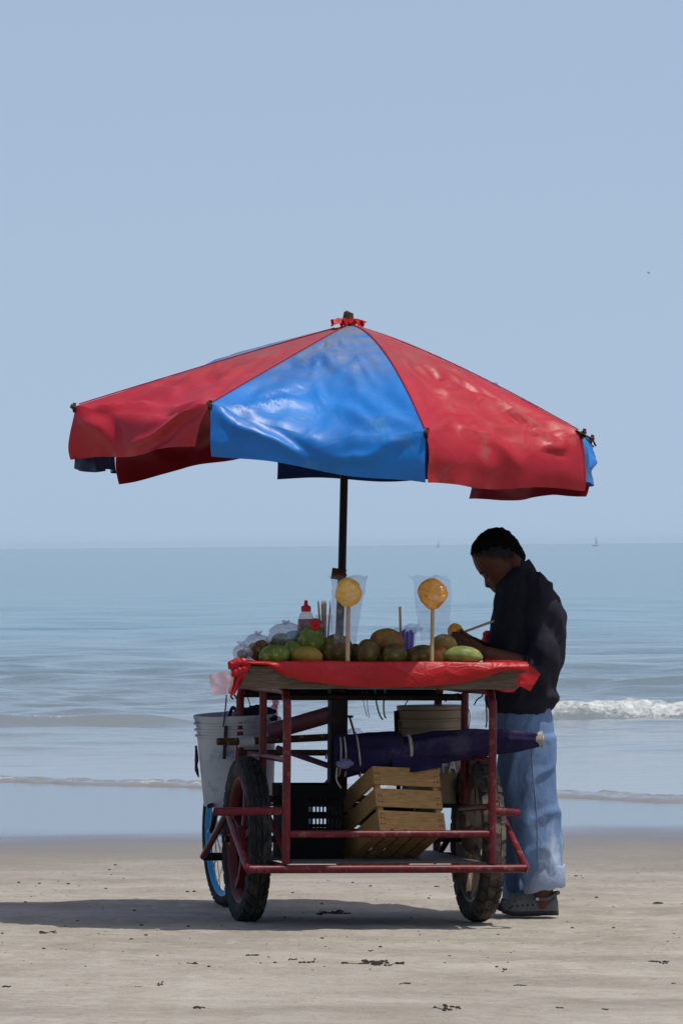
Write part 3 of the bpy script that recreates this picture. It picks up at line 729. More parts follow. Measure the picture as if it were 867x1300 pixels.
# valance drop at each end of a panel, corner shift along the rim, slack of the rim
VAL = {0: (.205, .20, 0, 0, .080), 1: (.20, .235, 0, .01, .035), 2: (.20, .20, 0, 0, .05), 3: (.24, .31, 0, 0, .05),
       4: (.225, .265, 0, 0, .04), 5: (.14, .315, .02, 0, .03), 6: (.27, .25, 0, .0, .05), 7: (.215, .165, -.03, -.115, .055)}
CREASES = {
 0: [((.02, .97), (.42, .80), .024, .026), ((.02, .98), (.30, .90), -.016, .018), ((.10, .52), (.55, .60), -.018, .028), ((.55, .60), (.92, .50), .013, .03), ((.98, .97), (.60, .86), .018, .03),
     ((.45, .75), (.75, .92), .014, .024), ((.02, 1.0), (.45, 1.14), .022, .03), ((.98, 1.0), (.6, 1.12), .018, .03), ((.3, .35), (.6, .42), -.012, .03), ((.2, .68), (.5, .72), .010, .015)],
 1: [((.30, .72), (.85, .86), .026, .032), ((.35, .60), (.75, .70), -.018, .03), ((.02, .98), (.45, .88), .020, .03), ((.98, .97), (.65, .80), .018, .018), ((.95, .98), (.70, .92), -.014, .012),
     ((.97, 1.0), (.75, 1.06), .016, .014), ((.25, .95), (.6, 1.08), .022, .036), ((.1, .5), (.4, .62), .013, .028), ((.5, .9), (.9, 1.02), .016, .022)],
 7: [((.02, 1.0), (.40, 1.18), .028, .032), ((.98, 1.0), (.50, 1.17), .026, .028), ((.02, .98), (.50, .90), .020, .028), ((.98, .98), (.55, .93), .018, .026), ((.3, .6), (.7, .75), -.014, .036), ((.1, .75), (.5, .82), .014, .026)],
 -1: [((.02, 1.0), (.45, 1.15), .02, .03), ((.98, 1.0), (.6, 1.13), .02, .03), ((.3, .6), (.8, .7), .014, .03)]}
SOFT = {0: 5, 1: 36, 7: 9}
for k in range(8):
    k2 = (k + 1) % 8; Lv = VAL[k]; NU, NT, NV = 44, 40, 14
    ctr_out = ((tips[k] + tips[k2]) / 2 - apex); ctr_out.z = 0; ctr_out.normalize()
    along = (tips[k2] - tips[k]); alen = along.length; along.normalize()
    rows = []
    def top_pt(u, t):
        q = ribpt(k, t).lerp(ribpt(k2, t), u)
        b = 4 * u * (1 - u)
        q.z -= Lv[4] * b * t ** 3.0                      # slack rim
        q.z += .020 * b * math.sin(math.pi * min(t / .8, 1)) * (0 if k == 2 else 1 if k % 2 == 0 else .6)
        # creases pulling from the rib ends and soft buckles
        e = min(t, 1.0)
        q.z += .006 * b * e * math.sin((u * 2.2 - e * 1.6) * 6 + k * 1.7) * sm(.25, .8, e)
        q.z += .014 * b * nz(u * 3.2 + k * 7, e * 4.5, k) * sm(.15, .6, e) + .008 * b * nz(u * 9 + k * 3, e * 11, k + 5) * sm(.2, .7, e)
        cr_ = 1 - abs(nz(u * 2.6 + e * 2.2 + k * 11, e * 5.5 - u * 2.5, k + 9)) * 5; cr2 = 1 - abs(nz(u * 4.5 - e * 3 + k * 5, e * 7 + u * 3, k + 19)) * 6
        q.z += (.010 * max(cr_, 0) + .006 * max(cr2, 0)) * min(b * 2, 1) * sm(.2, .6, e)
        # ridges radiating from both tips
        for uu in (0, 1):
            du = abs(u - uu) * alen; dt = (1 - e) * UR
            ang = math.atan2(dt, du + 1e-4); rr_ = math.hypot(du, dt)
            q.z += .010 * math.sin(ang * 9 + k * 2 + uu) * math.exp(-((rr_ - .22) / .16) ** 2) * min(b * 3, 1)
        return q
    for i in range(NT + 1):
        t = .012 + (1 - .012) * i / NT
        rows.append([top_pt(j / NU, t) for j in range(NU + 1)])
    rim = rows[-1]
    hang = []
    for i in range(1, NV + 1):
        s_ = i / NV; row = []
        for j in range(NU + 1):
            u = j / NU; p = rim[j]
            drop = Lv[0] + (Lv[1] - Lv[0]) * u
            zb = tips[k].z + (tips[k2].z - tips[k].z) * u - drop
            zb += .012 * math.sin(u * 7 + k * 2) * 4 * u * (1 - u)
            sh = Lv[2] * (1 - u) + Lv[3] * u
            q = p + along * sh * s_ * (1 if True else 0)
            q.z = p.z + (zb - p.z) * s_
            fl = .020 * math.sin(u * math.pi * 2.2 + k * 1.3) * s_ + .022 * nz(u * 7 + k * 3, s_ * .8, 3) * s_ + .02 * nz(u * 4 + k * 5, s_ * 2) * s_
            q += ctr_out * (fl + .030 * math.sin(s_ * math.pi * .5) - .035 * s_ * s_)
            row.append(q)
        hang.append(row)
    allr = rows + hang
    for it in range(SOFT.get(k, 12)):          # vinyl does not crease sharply along the whole rim
        new = [list(r_) for r_ in allr]
        for i in range(NT - 12, NT + 8):
            for j in range(1, NU):
                wgt = .5 * min(1, 5 * (j / NU) * (1 - j / NU)) * sm(0, 5, min(i - NT + 13, NT + 8 - i))
                new[i][j] = allr[i][j].lerp((allr[i - 1][j] + allr[i + 1][j]) / 2, wgt)
        allr = new
    for (ua, wa), (ub_, wb_), dep, wid in CREASES.get(k, CREASES[-1]):      # pulled folds in the vinyl
        Lx = (ub_ - ua) * alen; Ly = (wb_ - wa) * UR; l2 = Lx * Lx + Ly * Ly
        for i in range(len(allr)):
            w_ = i / NT if i <= NT else 1 + (i - NT) / NV * .20
            for j in range(1, NU):
                dx = (j / NU - ua) * alen; dy = (w_ - wa) * UR; t_ = (dx * Lx + dy * Ly) / l2
                if -.15 < t_ < 1.15:
                    tc_ = min(max(t_, 0), 1); wv_ = .02 * math.sin(t_ * 7 + k)
                    d_ = (dx * Ly - dy * Lx) / math.sqrt(l2) + wv_
                    q = dep * (math.exp(-(d_ / wid) ** 2) - .5 * math.exp(-((d_ - 1.7 * wid) / wid) ** 2)) * sm(-.15, .12, t_) * sm(1.15, .7, t_) * min(1, 8 * (j / NU) * (1 - j / NU))
                    nrm_ = (ctr_out * .45 + Vector((0, 0, .9))) if i <= NT else ctr_out
                    allr[i][j] = allr[i][j] + nrm_ * q
    rows = allr[:NT + 1]; hang = allr[NT + 1:]; rim = rows[-1]
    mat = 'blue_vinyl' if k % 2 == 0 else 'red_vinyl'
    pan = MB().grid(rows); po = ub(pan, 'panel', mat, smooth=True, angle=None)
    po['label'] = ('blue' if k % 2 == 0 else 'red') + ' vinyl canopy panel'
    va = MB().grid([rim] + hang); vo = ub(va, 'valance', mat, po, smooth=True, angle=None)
    if k in (0, 1, 2, 7):
        ub(MB().tube([ribpt(k, t) + Vector((0, 0, .004)) for t in np.linspace(.05, .99, 20)], .0026, 6), 'seam', 'red_plastic', po)
    # rib under the seam
    rb = MB().tube([ribpt(k, t) - Vector((0, 0, .016)) for t in (.03, .2, .4, .6, .8, .93, 1.012)], .008, 6)
    ro = ub(rb, 'rib', 'pole_paint')
    hubp = P(437, 590, UY); hubp.z = 2.02; hubp.x = apex.x - .01
    ub(MB().tube([hubp + (ribpt(k, .5) - hubp) * .03, ribpt(k, .52) - Vector((0, 0, .022))], .006, 6), 'strut', 'pole_paint', ro)
    tp = tips[k]
    out = (tp - apex); out.z = 0; out.normalize()
    ub(MB().tube([tp + out * -.01 - Vector((0, 0, .012)), tp + out * .022 + Vector((0, 0, .0))], .009, 8)
       .tube([tp + out * .012 + Vector((0, 0, -.014)), tp + out * .012 + Vector((0.006, 0, .012))], .007, 6), 'rib_end', 'rust', ro)
hubp = Vector((apex.x - .008, UY, 2.02))
ub(MB().lathe([(.02, -.035), (.035, -.02), (.035, .02), (.02, .035)], 14, Matrix.Translation(hubp)), 'runner', 'dark_metal')
tp = tips[2]
ub(MB().tube([tp + Vector((-.02, 0, .006)), tp + Vector((.045, -.03, -.03)), tp + Vector((.058, -.03, -.058))], .004, 6)
   .tube([tp + Vector((0, 0, -.0)), tp + Vector((.05, -.02, -.062))], .003, 5), 'broken_rod', 'dark_metal')

# ------------------------------------------------------------------ red plastic sheet on the table
def CW(mb):      # cart-local coordinates to world, for things standing on the cart
    mb.v = [tuple(CART @ Vector(p)) for p in mb.v]; return mb
CT = TZ + .003
cl = MB()
NUc = 70
botl = [(-.62, .0), (-.57, .012), (-.50, .016), (-.44, .055), (-.36, .082), (-.2, .098), (-.05, .104), (.10, .100), (.25, .088), (.36, .062), (.42, .040), (.47, .034), (.55, .034), (.60, .03)]
rows = []
for i in range(26):
    row = []
    ul = tl_u + .014 + (.20 * 1.06 * (1 - i / 13) if i < 13 else 0)
    for j in range(NUc + 1):
        u = ul + (tr_u - .006 - ul) * j / NUc
        if i < 14:
            v_ = .50 - (.50 + .562) * i / 13
            z_ = CT + .004 * max(nz(u * 6, v_ * 6), 0) + (.020 + .006 * nz(u * 5, 3)) * math.exp(-((v_ + .555) / .03) ** 2) 
        else:
            s_ = (i - 13) / 12; drop = interp(botl, u)
            v_ = -.562 - .012 * math.sin(s_ * math.pi) - .012 * s_ - .010 * s_ * math.sin(u * 17) - .006 * s_ * nz(u * 14, s_ * 3, 4)
            z_ = CT + .020 + .006 * nz(u * 5, 3) - drop * s_
        row.append((u, v_, z_))
    rows.append(row)
cl.grid(rows)
clo = tag(CW(cl).build('tablecloth', MT['red_plastic'], smooth=True, angle=None), 'red plastic sheet spread over the cart table with sagging front edge', 'tablecloth')
# right corner hanging past the plank ends
def sheet(rows_px, vfun, name, mat, parent, nx=14, ny=10, rip=.008, seed=0):
    "a sheet through a top and a bottom line of photo pixels, rippled in depth"
    g = []
    top_, bot_ = rows_px
    def along(line, t):
        x = t * (len(line) - 1); i = min(int(x), len(line) - 2); f_ = x - i
        return (line[i][0] + (line[i + 1][0] - line[i][0]) * f_, line[i][1] + (line[i + 1][1] - line[i][1]) * f_)
    for i in range(ny + 1):
        s_ = i / ny; row = []
        for j in range(nx + 1):
            t = j / nx; a = along(top_, t); b = along(bot_, t)
            v_ = vfun(t, s_) + rip * math.sin(t * 9 + seed + s_ * 2) * s_ + rip * .6 * nz(t * 4, s_ * 4, seed)
            row.append(CART @ PL(a[0] + (b[0] - a[0]) * s_, a[1] + (b[1] - a[1]) * s_, v_))
        g.append(row)
    return MB().grid(g).build(name, MT[mat], parent, smooth=True, angle=None)
sheet(([(615, 838), (640, 838), (660, 839), (668, 840), (686, 856)], [(612, 872), (640, 879), (652, 879), (660, 871), (673, 878)]),
      lambda t, s_: -.53 + .10 * t, 'corner_flap', 'red_plastic', clo, 24, 14, .012, 1)
sheet(([(297, 842), (308, 838), (322, 838)], [(289, 880), (297, 884), (306, 868)]), lambda t, s_: -.585 + .02 * t, 'corner_flap', 'red_plastic', clo, 12, 12, .02, 5)
pf = sheet(([(265, 857), (280, 853), (299, 851)], [(269, 884), (285, 882), (294, 880)]), lambda t, s_: -.595, 'plastic_scrap', 'film_pink', clo, 12, 8, .014, 9)
pf['label'] = 'pale pink see-through plastic corner'
kn = MB()
for i in range(7):
    q = CART @ PL(300 + rnd.uniform(-7, 9), 848 + rnd.uniform(-8, 10), -.59)
    kn.ell(q, (.017, .012, .018), Matrix.Rotation(rnd.uniform(0, 3), 3, 'Y'), 12, 8, lambda p, q: q * (1 + .35 * nz(p.x * 3 + i, p.y * 3, p.z * 3)))
kn.build('knot', MT['red_plastic'], clo)

# ------------------------------------------------------------------ mangoes
def mango_mesh(seed):
    r = random.Random(seed); k1 = r.uniform(.06, .14)
    def fn(p, q):
        q = q.copy(); q.z += k1 * .055 * (p.x ** 2) * (1 if p.x > 0 else -.4)
        q *= 1 + .05 * nz(p.x * 1.3 + seed, p.y * 1.3, p.z * 1.3) + .02 * nz(p.x * 4, p.y * 4 + seed, p.z * 4)
        q.z -= .10 * q.x * p.x
        return q
    mb = MB().ell((0, 0, 0), (1, .8, .76), None, 28, 18, fn)
    return mb
def put_mango(px, py, wpx, hpx, v_, mat, label, rz=0, ry=0, seed=0, flip=1, group=None):
    c = CART @ PL(px, py, v_); sc = (F / (D + c.y))
    a = wpx * 1.10 / 2 / sc; b = hpx * 1.18 / 2 / sc
    mb = mango_mesh(seed); base = mb.v
    mb.v = [(x * a * flip, y * (a + b) * .52, z * b / .76) for x, y, z in base]
    R_ = Matrix.Rotation(rz, 3, 'Z') @ Matrix.Rotation(ry, 3, 'Y')
    mb.v = [tuple(R_ @ Vector(p) + c) for p in mb.v]
    st = R_ @ Vector((a * .96 * flip, 0, .0)) + c
    o = mb.build('mango', MT[mat], smooth=True, angle=None); tag(o, label, 'mango', group); recenter(o)
    dirv = (st - c).normalized()
    s_ = MB().tube([Vector(st) - dirv * .008 - o.location, Vector(st) + dirv * .004 - o.location], [.006, .004], 8)
    s_.build('stem_scar', MT['weed'], o); return o
MG = [
 # px, py, w, h, v, mat, label, rz, ry
 (331, 827, 24, 25, -.36, 'mango_dark', 'dark shaded mango wedged between the left plastic bags and a green mango', .4, .2),
 (348, 831, 37, 22, -.48, 'mango_green', 'oblong green mango resting at the front beside a plastic bag', .2, -.1),
 (372, 828, 25, 24, -.44, 'mango_green', 'small dark green mango between the oblong green and the yellow mango', .9, 0),
 (390, 832, 37, 20, -.49, 'mango_yellow', 'yellow speckled mango in the front row under a big green one', .1, .1),
 (396, 812, 33, 30, -.40, 'mango_green', 'big green mango lying on top of the yellow mango below the bottles', .3, .25),
 (428, 824, 40, 32, -.42, 'mango_dark', 'large dark green mango standing behind the first stick in clear bag', .2, 0),
 (411, 831, 26, 20, -.36, 'mango_dark', 'dark mango in the gap between the yellow and the large dark one', 1.2, 0),
 (467, 828, 36, 28, -.46, 'mango_dark', 'round brownish mango right beside the yellow fruit stick', 1.3, 0),
 (450, 830, 24, 22, -.34, 'mango_dark', 'half hidden dark mango behind the yellow fruit stick', .8, 0),
 (492, 814, 42, 28, -.36, 'mango_red', 'green mango blushed red on top of the pile beside the purple cup', .2, .2),
 (501, 831, 35, 24, -.48, 'mango_dark', 'dull brown-green mango in front of the red blushed one', .9, 0),
 (536, 832, 36, 23, -.46, 'mango_dark', 'brown-green mango directly behind the second fruit stick', .3, -.1),
 (558, 833, 26, 20, -.46, 'mango_red', 'small greenish mango between the second stick and the pale green mango', .6, 0),
 (563, 819, 32, 24, -.30, 'mango_yellow', 'orange-yellow mango lying under the vendor\'s hands', .2, 0),
 (588, 832, 46, 20, -.49, 'mango_bright', 'pale bright green mango lying below the vendor\'s forearm', .1, .04),
 (520, 834, 22, 18, -.32, 'mango_dark', 'dark mango under the purple cup', .5, 0),
]
for i, m in enumerate(MG):
    px, py, w_, h_, v_, mat, lab, rz, ry = m
    put_mango(px, py, w_, h_, v_, mat, lab, rz, ry, i + 1, 1 if i % 2 else -1)
# more fruit behind, filling the heap
for i, (px, py, v_, mt_, lab) in enumerate(((480, 832, -.28, 'mango_green', 'green mango at the back of the heap behind the round brownish one'),
                          (352, 826, -.30, 'mango_dark', 'dark mango in the back row behind the oblong green one'),
                          (404, 833, -.24, 'mango_green', 'green mango in the back row below the sauce bottles'))):
    put_mango(px, py, 34, 24, v_, mt_, lab, .3 * i, 0, 40 + i)

# mango on a stick inside a clear bag, twice
_cr = random.Random(12); CUTS = []
for _ in range(26):
    n_ = Vector((_cr.gauss(0, 1), _cr.gauss(0, 1), _cr.gauss(0, .8))).normalized(); CUTS.append((n_, _cr.uniform(.86, .97)))
def carved(p, q):
    "flesh shaved into flat petals by a knife"
    f_ = 1.0
    for n_, d_ in CUTS:
        c_ = p.dot(n_)
        if c_ > .2: f_ = min(f_, d_ / c_)
    cut = math.sin(p.z * 11 + 2.4 * math.sin(math.atan2(p.y, p.x) * 2 + 1)); f_ -= .07 * max(0, cut - .78) / .22
    return q * f_
def fruit_stick(px, py, bx_, by_, v_, w_, h_, mat, label, bagpx, seed):
    base = CART @ PL(bx_, by_, v_); c = CART @ PL(px, py, v_); sc = F / (D + c.y)
    base = Vector((base.x, base.y, (CART @ Vector((PL(bx_, by_, v_).x, v_, CT))).z - .0))
    e = empty('fruit_stick', base, label, 'fruit stick', None)
    loc = lambda p: p - base
    fb = MB().ell(loc(c), (w_ / 2 / sc, w_ / 2 / sc, h_ / 2 / sc), Matrix.Rotation(.9 * seed, 3, 'Z'), 56, 40,
                  lambda p, q: carved(p + Vector((seed, 0, 0)) * 0, q))
    fb.build('carved_mango', MT[mat], e, True, 25)
    MB().tube([loc(c) - Vector((0, 0, h_ / 2 / sc * .9)), Vector((0, 0, .0))], .0085 if seed == 1 else .0075, 8).build('stick', MT['stick_wood'], e)
    # bag: a flat tube open at the bottom, pinched and flared at the top
    g = []
    for (ty, lx, rx, dep) in bagpx:
        row = []
        for k in range(33):
            th = 2 * math.pi * k / 32
            mid = CART @ PL((lx + rx) / 2, ty, v_); hw = (rx - lx) / 2 / sc
            wr = 1 + .05 * math.sin(th * 7 + ty * .2 + seed) + .05 * nz(math.cos(th) * 2 + seed, math.sin(th) * 2, ty * .05)
            row.append(mid - base + Vector((math.cos(th) * hw * wr, math.sin(th) * dep * (1 + .25 * math.sin(th * 5 + ty * .15)), .004 * math.sin(th * 6 + seed))))
        g.append(row)
    rows_ = []
    for i in range(len(g) - 1):
        for t in range(4): rows_.append([a.lerp(b, t / 4) for a, b in zip(g[i], g[i + 1])])
    rows_.append(g[-1])
    MB().grid(rows_).build('plastic_bag', MT['film' if seed == 2 else 'film_haze'], e, True, None)
    return e
fruit_stick(442, 752, 441, 838, -.545, 36, 37, 'yellow_flesh', 'yellow carved mango on a stick in a rumpled clear bag', 
            [(731, 417, 467, .008), (737, 421, 465, .05), (752, 421, 463, .080), (768, 421, 459, .070), (785, 419, 457, .03), (800, 421, 454, .03), (816, 424, 452, .028)], 1)
fruit_stick(549, 754, 548, 840, -.545, 39, 40, 'orange_flesh', 'orange carved mango on a stick in a smooth clear bag',
            [(731, 520, 566, .006), (738, 526, 572, .05), (754, 525, 573, .085), (772, 528, 572, .07), (790, 531, 571, .03), (812, 534, 571, .02)], 2)

# ------------------------------------------------------------------ bags, bottles and cups on the table
def lump_bag(px, py, w_, h_, v_, label, inner, seed):
    c = CART @ PL(px, py, v_); sc = F / (D + c.y); a = w_ * 1.18 / 2 / sc; b = h_ * 1.12 / 2 / sc
    base = c - Vector((0, 0, b)); e = empty('plastic_bag', base, label, 'plastic bag')
    MB().ell((0, 0, b), (a, a * .8, b), None, 32, 20, lambda p, q: q * (1 + .16 * nz(p.x * 2.2 + seed, p.y * 2.2, p.z * 2.2) + .07 * nz(p.x * 7, p.y * 7 + seed, p.z * 7))).build('film', MT['film_bag'], e)
    for (dx, dz, s_, mat) in inner:
        MB().ell((dx * a, -.1 * a, b + dz * b), (a * s_, a * s_ * .8, b * s_), None, 18, 12, lambda p, q: q * (1 + .06 * nz(p.x * 2 + seed, p.y * 2, p.z * 2))).build('contents', MT[mat], e)
    t_ = Vector((rnd.uniform(-.3, .3) * a, 0, 2 * b * .95))
    g = []
    for i in range(5):
        g.append([t_ + Vector((math.cos(k * math.pi / 8) * (.003 + .0035 * i), math.sin(k * math.pi / 8) * (.003 + .003 * i), .004 * i + .004 * math.sin(k * 2 + i))) for k in range(17)])
    MB().grid(g).build('gathered_neck', MT['film_bag'], e, True, None)
lump_bag(308, 829, 21, 19, -.42, 'small greyish plastic bag at the end of the table beside the knotted cloth', [(0, -.2, .6, 'mango_dark')], 1)
lump_bag(326, 822, 30, 30, -.33, 'pinkish clear plastic bag behind the dark mango', [(-.1, -.25, .62, 'mango_green'), (.3, .1, .4, 'lilac_cloth')], 2)
lump_bag(364, 809, 42, 32, -.32, 'clear plastic bag of green and teal things propped below the bottles', [(-.3, -.2, .5, 'mango_green'), (.35, 0, .48, 'teal_plastic'), (.1, -.5, .45, 'mango_bright')], 3)
def bottle(px, pyb, pyt, w_, v_, label, ry=0, rx=0):
    b0 = CART @ PL(px, pyb, v_); t0 = CART @ PL(px, pyt, v_); sc = F / (D + b0.y); r_ = w_ / 2 / sc; h_ = (t0 - b0).length
    e = empty('sauce_bottle', Matrix.Translation(b0) @ Matrix.Rotation(rx, 4, 'X') @ Matrix.Rotation(ry, 4, 'Y'), label, 'bottle')
    MB().lathe([(r_ * .9, 0), (r_, .01), (r_, h_ * .52), (r_ * .96, h_ * .60), (r_ * .75, h_ * .70), (r_ * .5, h_ * .76)], 24).build('body', MT['bottle_clear'], e)
    MB().lathe([(r_ * .86, .004), (r_ * .93, .012), (r_ * .93, h_ * .54), (r_ * .9, h_ * .60)], 24).build('sauce', MT['sauce'], e)
    MB().lathe([(r_ * 1.012, h_ * .12), (r_ * 1.012, h_ * .40)], 24, cap=False).build('paper_label', MT['sauce_dark'], e)
    c = MB().lathe([(r_ * .55, h_ * .755), (r_ * .58, h_ * .80), (r_ * .55, h_ * .87), (r_ * .25, h_ * .89), (r_ * .2, h_ * .98), (r_ * .1, h_)], 18)
    c.build('cap', MT['cap_red'], e)
bottle(389, 822, 762, 22, -.26, 'upright sauce bottle with red flip cap and dark paper label')
bottle(400.5, 802, 750, 24, -.30, 'clear squeeze bottle tipped towards the sea viewer with round red cap', 0, math.radians(78))
def cup(px, pyb, pyt, w_, v_, label, name='plastic_cup'):
    b0 = CART @ PL(px, pyb, v_); t0 = CART @ PL(px, pyt, v_); sc = F / (D + b0.y); r_ = w_ / 2 / sc; h_ = (t0 - b0).length
    e = empty(name, b0, label, 'cup')
    g = [[Vector((rr_ * math.cos(k * math.pi / 16), rr_ * math.sin(k * math.pi / 16), zz)) for k in range(33)]
         for rr_, zz in ((.002, .001), (r_ * .78, .001), (r_ * .8, .004), (r_ * .9, h_ * .5), (r_, h_ * .97), (r_ * 1.06, h_), (r_ * 1.0, h_ * 1.01))]
    MB().grid(g).build('shell', MT['film_haze'], e, True, None)
    return e, r_, h_
e, r_, h_ = cup(412, 822, 781, 22, -.25, 'clear plastic cup holding a bundle of wooden skewers')
for i in range(7):
    a = rnd.uniform(0, 6.28); q = Vector((math.cos(a) * r_ * .45, math.sin(a) * r_ * .45, 0))
    MB().tube([Vector((q.x * .7, q.y * .7, .006)), Vector((q.x * 1.5, q.y * 1.5, h_ + rnd.uniform(.015, .05))), Vector((q.x * 1.55, q.y * 1.55, h_ + .058))], [.0036, .0036, .0008], 6).build('skewer', MT['stick_wood'], e)
e, r_, h_ = cup(515, 833, 797, 28, -.30, 'clear plastic cup packed with purple straws and one wooden stick')
for i in range(16):
    a = i * 2.4; k = math.sqrt((i + .5) / 16) * r_ * .74
    MB().tube([(k * math.cos(a) * .8, k * math.sin(a) * .8, .005), (k * math.cos(a), k * math.sin(a), h_ * rnd.uniform(.72, .95))], .0058, 7).build('straw', MT['purple_straw'], e)
MB().tube([(-.018, -.02, .01), (-.021, -.02, h_ + .083)], .0052, 8).build('stick', MT['stick_wood'], e)
MB().ell((.03, 0, h_ - .004), (.034, .022, .018), None, 24, 14, lambda p, q: q * (1 + .5 * nz(p.x * 2.5, p.y * 2.5, p.z * 2.5))).build('crumpled_film', MT['film_haze'], e)
# red jar behind the vendor's arm
b0 = CART @ Vector((PL(624, 830, .47).x, .47, CT + .003))
e = empty('plastic_jar', b0, 'round red plastic jar half hidden behind the vendor', 'jar')
MB().lathe([(.036, 0), (.040, .006), (.041, .07), (.040, .092), (.034, .104)], 24).build('body', MT['cap_red'], e)
MB().lathe([(.035, .1045), (.036, .107), (.035, .118), (.024, .127)], 24).build('lid', MT['cap_red'], e)

# ------------------------------------------------------------------ crates, buckets and rolled cloth
# wooden crate, tipped back with its front edge raised
Yc = W(.1, -.25, .4).y - .05
TL = P(472, 973, Yc); TR = P(557, 977, Yc + .115); BLc = P(476, 1054, Yc - .08)
wv = (TR - TL); cw = wv.length; wv.normalize()
dv = Vector((-.14, .33, -.155)); dv = (dv - wv * dv.dot(wv)).normalized(); hv = dv.cross(wv) * -1
hv = wv.cross(dv)
if hv.z < 0: hv = -hv
CH, CDp, CW_ = .262, .44, cw
crate_M = Matrix((( *[wv.x, dv.x, hv.x], 0), (*[wv.y, dv.y, hv.y], 0), (*[wv.z, dv.z, hv.z], 0), (0, 0, 0, 1)))
org = TL - hv * CH
crate_M = Matrix.Translation(org) @ crate_M
cr = empty('wooden_crate', crate_M, 'slatted pale wooden fruit crate tipped back on the cart floor', 'crate')
def cbox(name, o, s, mat='crate_wood', parent=cr): return MB().obox(o, (s[0], 0, 0), (0, s[1], 0), (0, 0, s[2])).build(name, MT[mat], parent, False)
sh_ = .076
for z in (0.0, .093, .186):
    for yy_, nm in ((0, 'f'), (CDp - .008, 'b')):
        b_ = cbox('slat', (0.004 * rnd.random(), yy_, z), (CW_ - .004, .008, sh_))
        if nm == 'f':
            for xx in (.012, .026, CW_ - .026, CW_ - .014):
                for zz in (.02, .045): MB().tube([(xx, .001, z + zz), (xx, -.0015, z + zz)], .0028, 6).build('nail', MT['nail'], b_)
    for xx in (0.0, CW_ - .008): cbox('slat', (xx, .0085, z + .001), (.008, CDp - .017, sh_ - .002))
for xx in (.009, CW_ - .031):
    for yy_ in (.009, CDp - .031): cbox('corner_post', (xx, yy_, .002), (.022, .022, CH - .004))
for i in range(5):
    cbox('bottom_slat', (.002 + i * (CW_ - .002) / 5, .0, -.008), ((CW_ - .004) / 5 - .010, CDp, .0075))

cc = crate_M @ Vector((CW_ / 2, CDp * .5, .11))
ch = MB().ell(cc, (.105, .13, .085), crate_M.to_3x3(), 36, 20, lambda p, q: q * (1 + .20 * nz(p.x * 2.4, p.y * 2.4, p.z * 2.4) + .08 * nz(p.x * 6, p.y * 6, p.z * 6)))
recenter(tag(ch.build('cloth_bundle', MT['purple_cloth']), 'dark purple cloth bundle packed inside the wooden crate', 'cloth'))
# black plastic crate with open grid sides
p0 = PL(367, 1094, -.22); p1 = PL(437, 1094, -.22); ptop = PL(367, 998, -.22)
bw_ = p1.x - p0.x; bh = ptop.z - .262; bd = .34
bk = empty('plastic_crate', CART @ Matrix.Translation((p0.x, -.22, .262)), 'black plastic crate with slotted sides beside the wooden crate', 'crate')
def kb(name, o, s): return MB().obox(o, (s[0], 0, 0), (0, s[1], 0), (0, 0, s[2])).build(name, MT['black_plastic'], bk, False)
kb('base', (0.004, 0.004, 0), (bw_ - .008, bd - .008, .008))
for yy_ in (0, bd - .006):
    kb('side_panel', (0, yy_, .0), (bw_, .006, bh * .28)); kb('rim', (-.004, yy_ - .003, bh - .05), (bw_ + .008, .012, .05))
    for i in range(3): kb('grid_bar', (0, yy_ + .0005, bh * (.28 + .17 * i) + .028), (bw_, .005, .014))
    n = 15
    x = 0
    for i in range(n):
        x = bw_ * i / n
        solid = i < 5
        if yy_ > 0 and i % 5: continue
        kb('grid_bar', (x, yy_ + .001, bh * .28), (bw_ / n * (1.0 if solid else .42), .004, bh * .72 - .05))
for xx in (0.0, bw_ - .006):
    kb('side_panel', (xx, .0065, .001), (.006, bd - .013, bh * .7)); kb('rim', (xx - .002, .0095, bh - .049), (.010, bd - .019, .048))
    for i in range(9): kb('grid_bar', (xx + .001, .01 + i * (bd - .03) / 8, bh * .7 + .001), (.004, .010, bh * .3 - .05))

def bucket(M_, r0, r1, h_, mat, label, ribs):
    e = empty('plastic_bucket', M_, label, 'bucket')
    pr = [(r0 - .002, 0), (r0, .003)]
    for z in np.linspace(.05, 1, 8)[:6]:
        pr.append((r0 + (r1 - r0) * z, h_ * z))
    for z in ribs:
        rr_ = r0 + (r1 - r0) * z
        pr += [(rr_, h_ * z - .006), (rr_ + .009, h_ * z - .004), (rr_ + .009, h_ * z + .002), (rr_, h_ * z + .004)]
    pr = sorted(pr, key=lambda a: a[1])
    pr += [(r1 + .006, h_ - .012), (r1 + .008, h_ - .002), (r1 + .004, h_), (r1 - .002, h_ - .003), (r1 - .006, h_ - .03), (r0 - .004, .008), (.01, .006)]
    MB().lathe(pr, 48, cap=True).build('body', MT[mat], e, True, 35)
    return e
b0 = CART @ PL(303, 1022, .66)
sc = F / (D + b0.y)
bkM = Matrix.Translation(b0) @ Matrix.Rotation(math.radians(-1.5), 4, 'Y') @ Matrix.Rotation(math.radians(2), 4, 'X')
wb = bucket(bkM, .142, .165, .372, 'bucket_white', 'scuffed white plastic bucket hanging at the cart corner over the blue wheel', (.78, .845, .91))
MB().tube([(.165 * math.cos(a), .165 * math.sin(a) * .9 , .345 + .10 * math.sin(a) * 0) for a in (math.pi, 1.2 * math.pi)], .003, 6).build('handle_wire', MT['wire'], wb)
MB().obox((-.055, -.178, .20), (.014, 0, 0), (0, .005, 0), (.012, .004, .135)).build('strap', MT['wire'], wb)
MB().tube(bez([(-.164, -.04, .25), (-.163, -.045, .20), (-.166, -.04, .16), (-.158, -.04, .12)], 4), [.005, .005, .006, .007, .008, .008, .007, .006, .007, .008, .006, .004, .002], 6).build('strap', MT['wire'], wb)
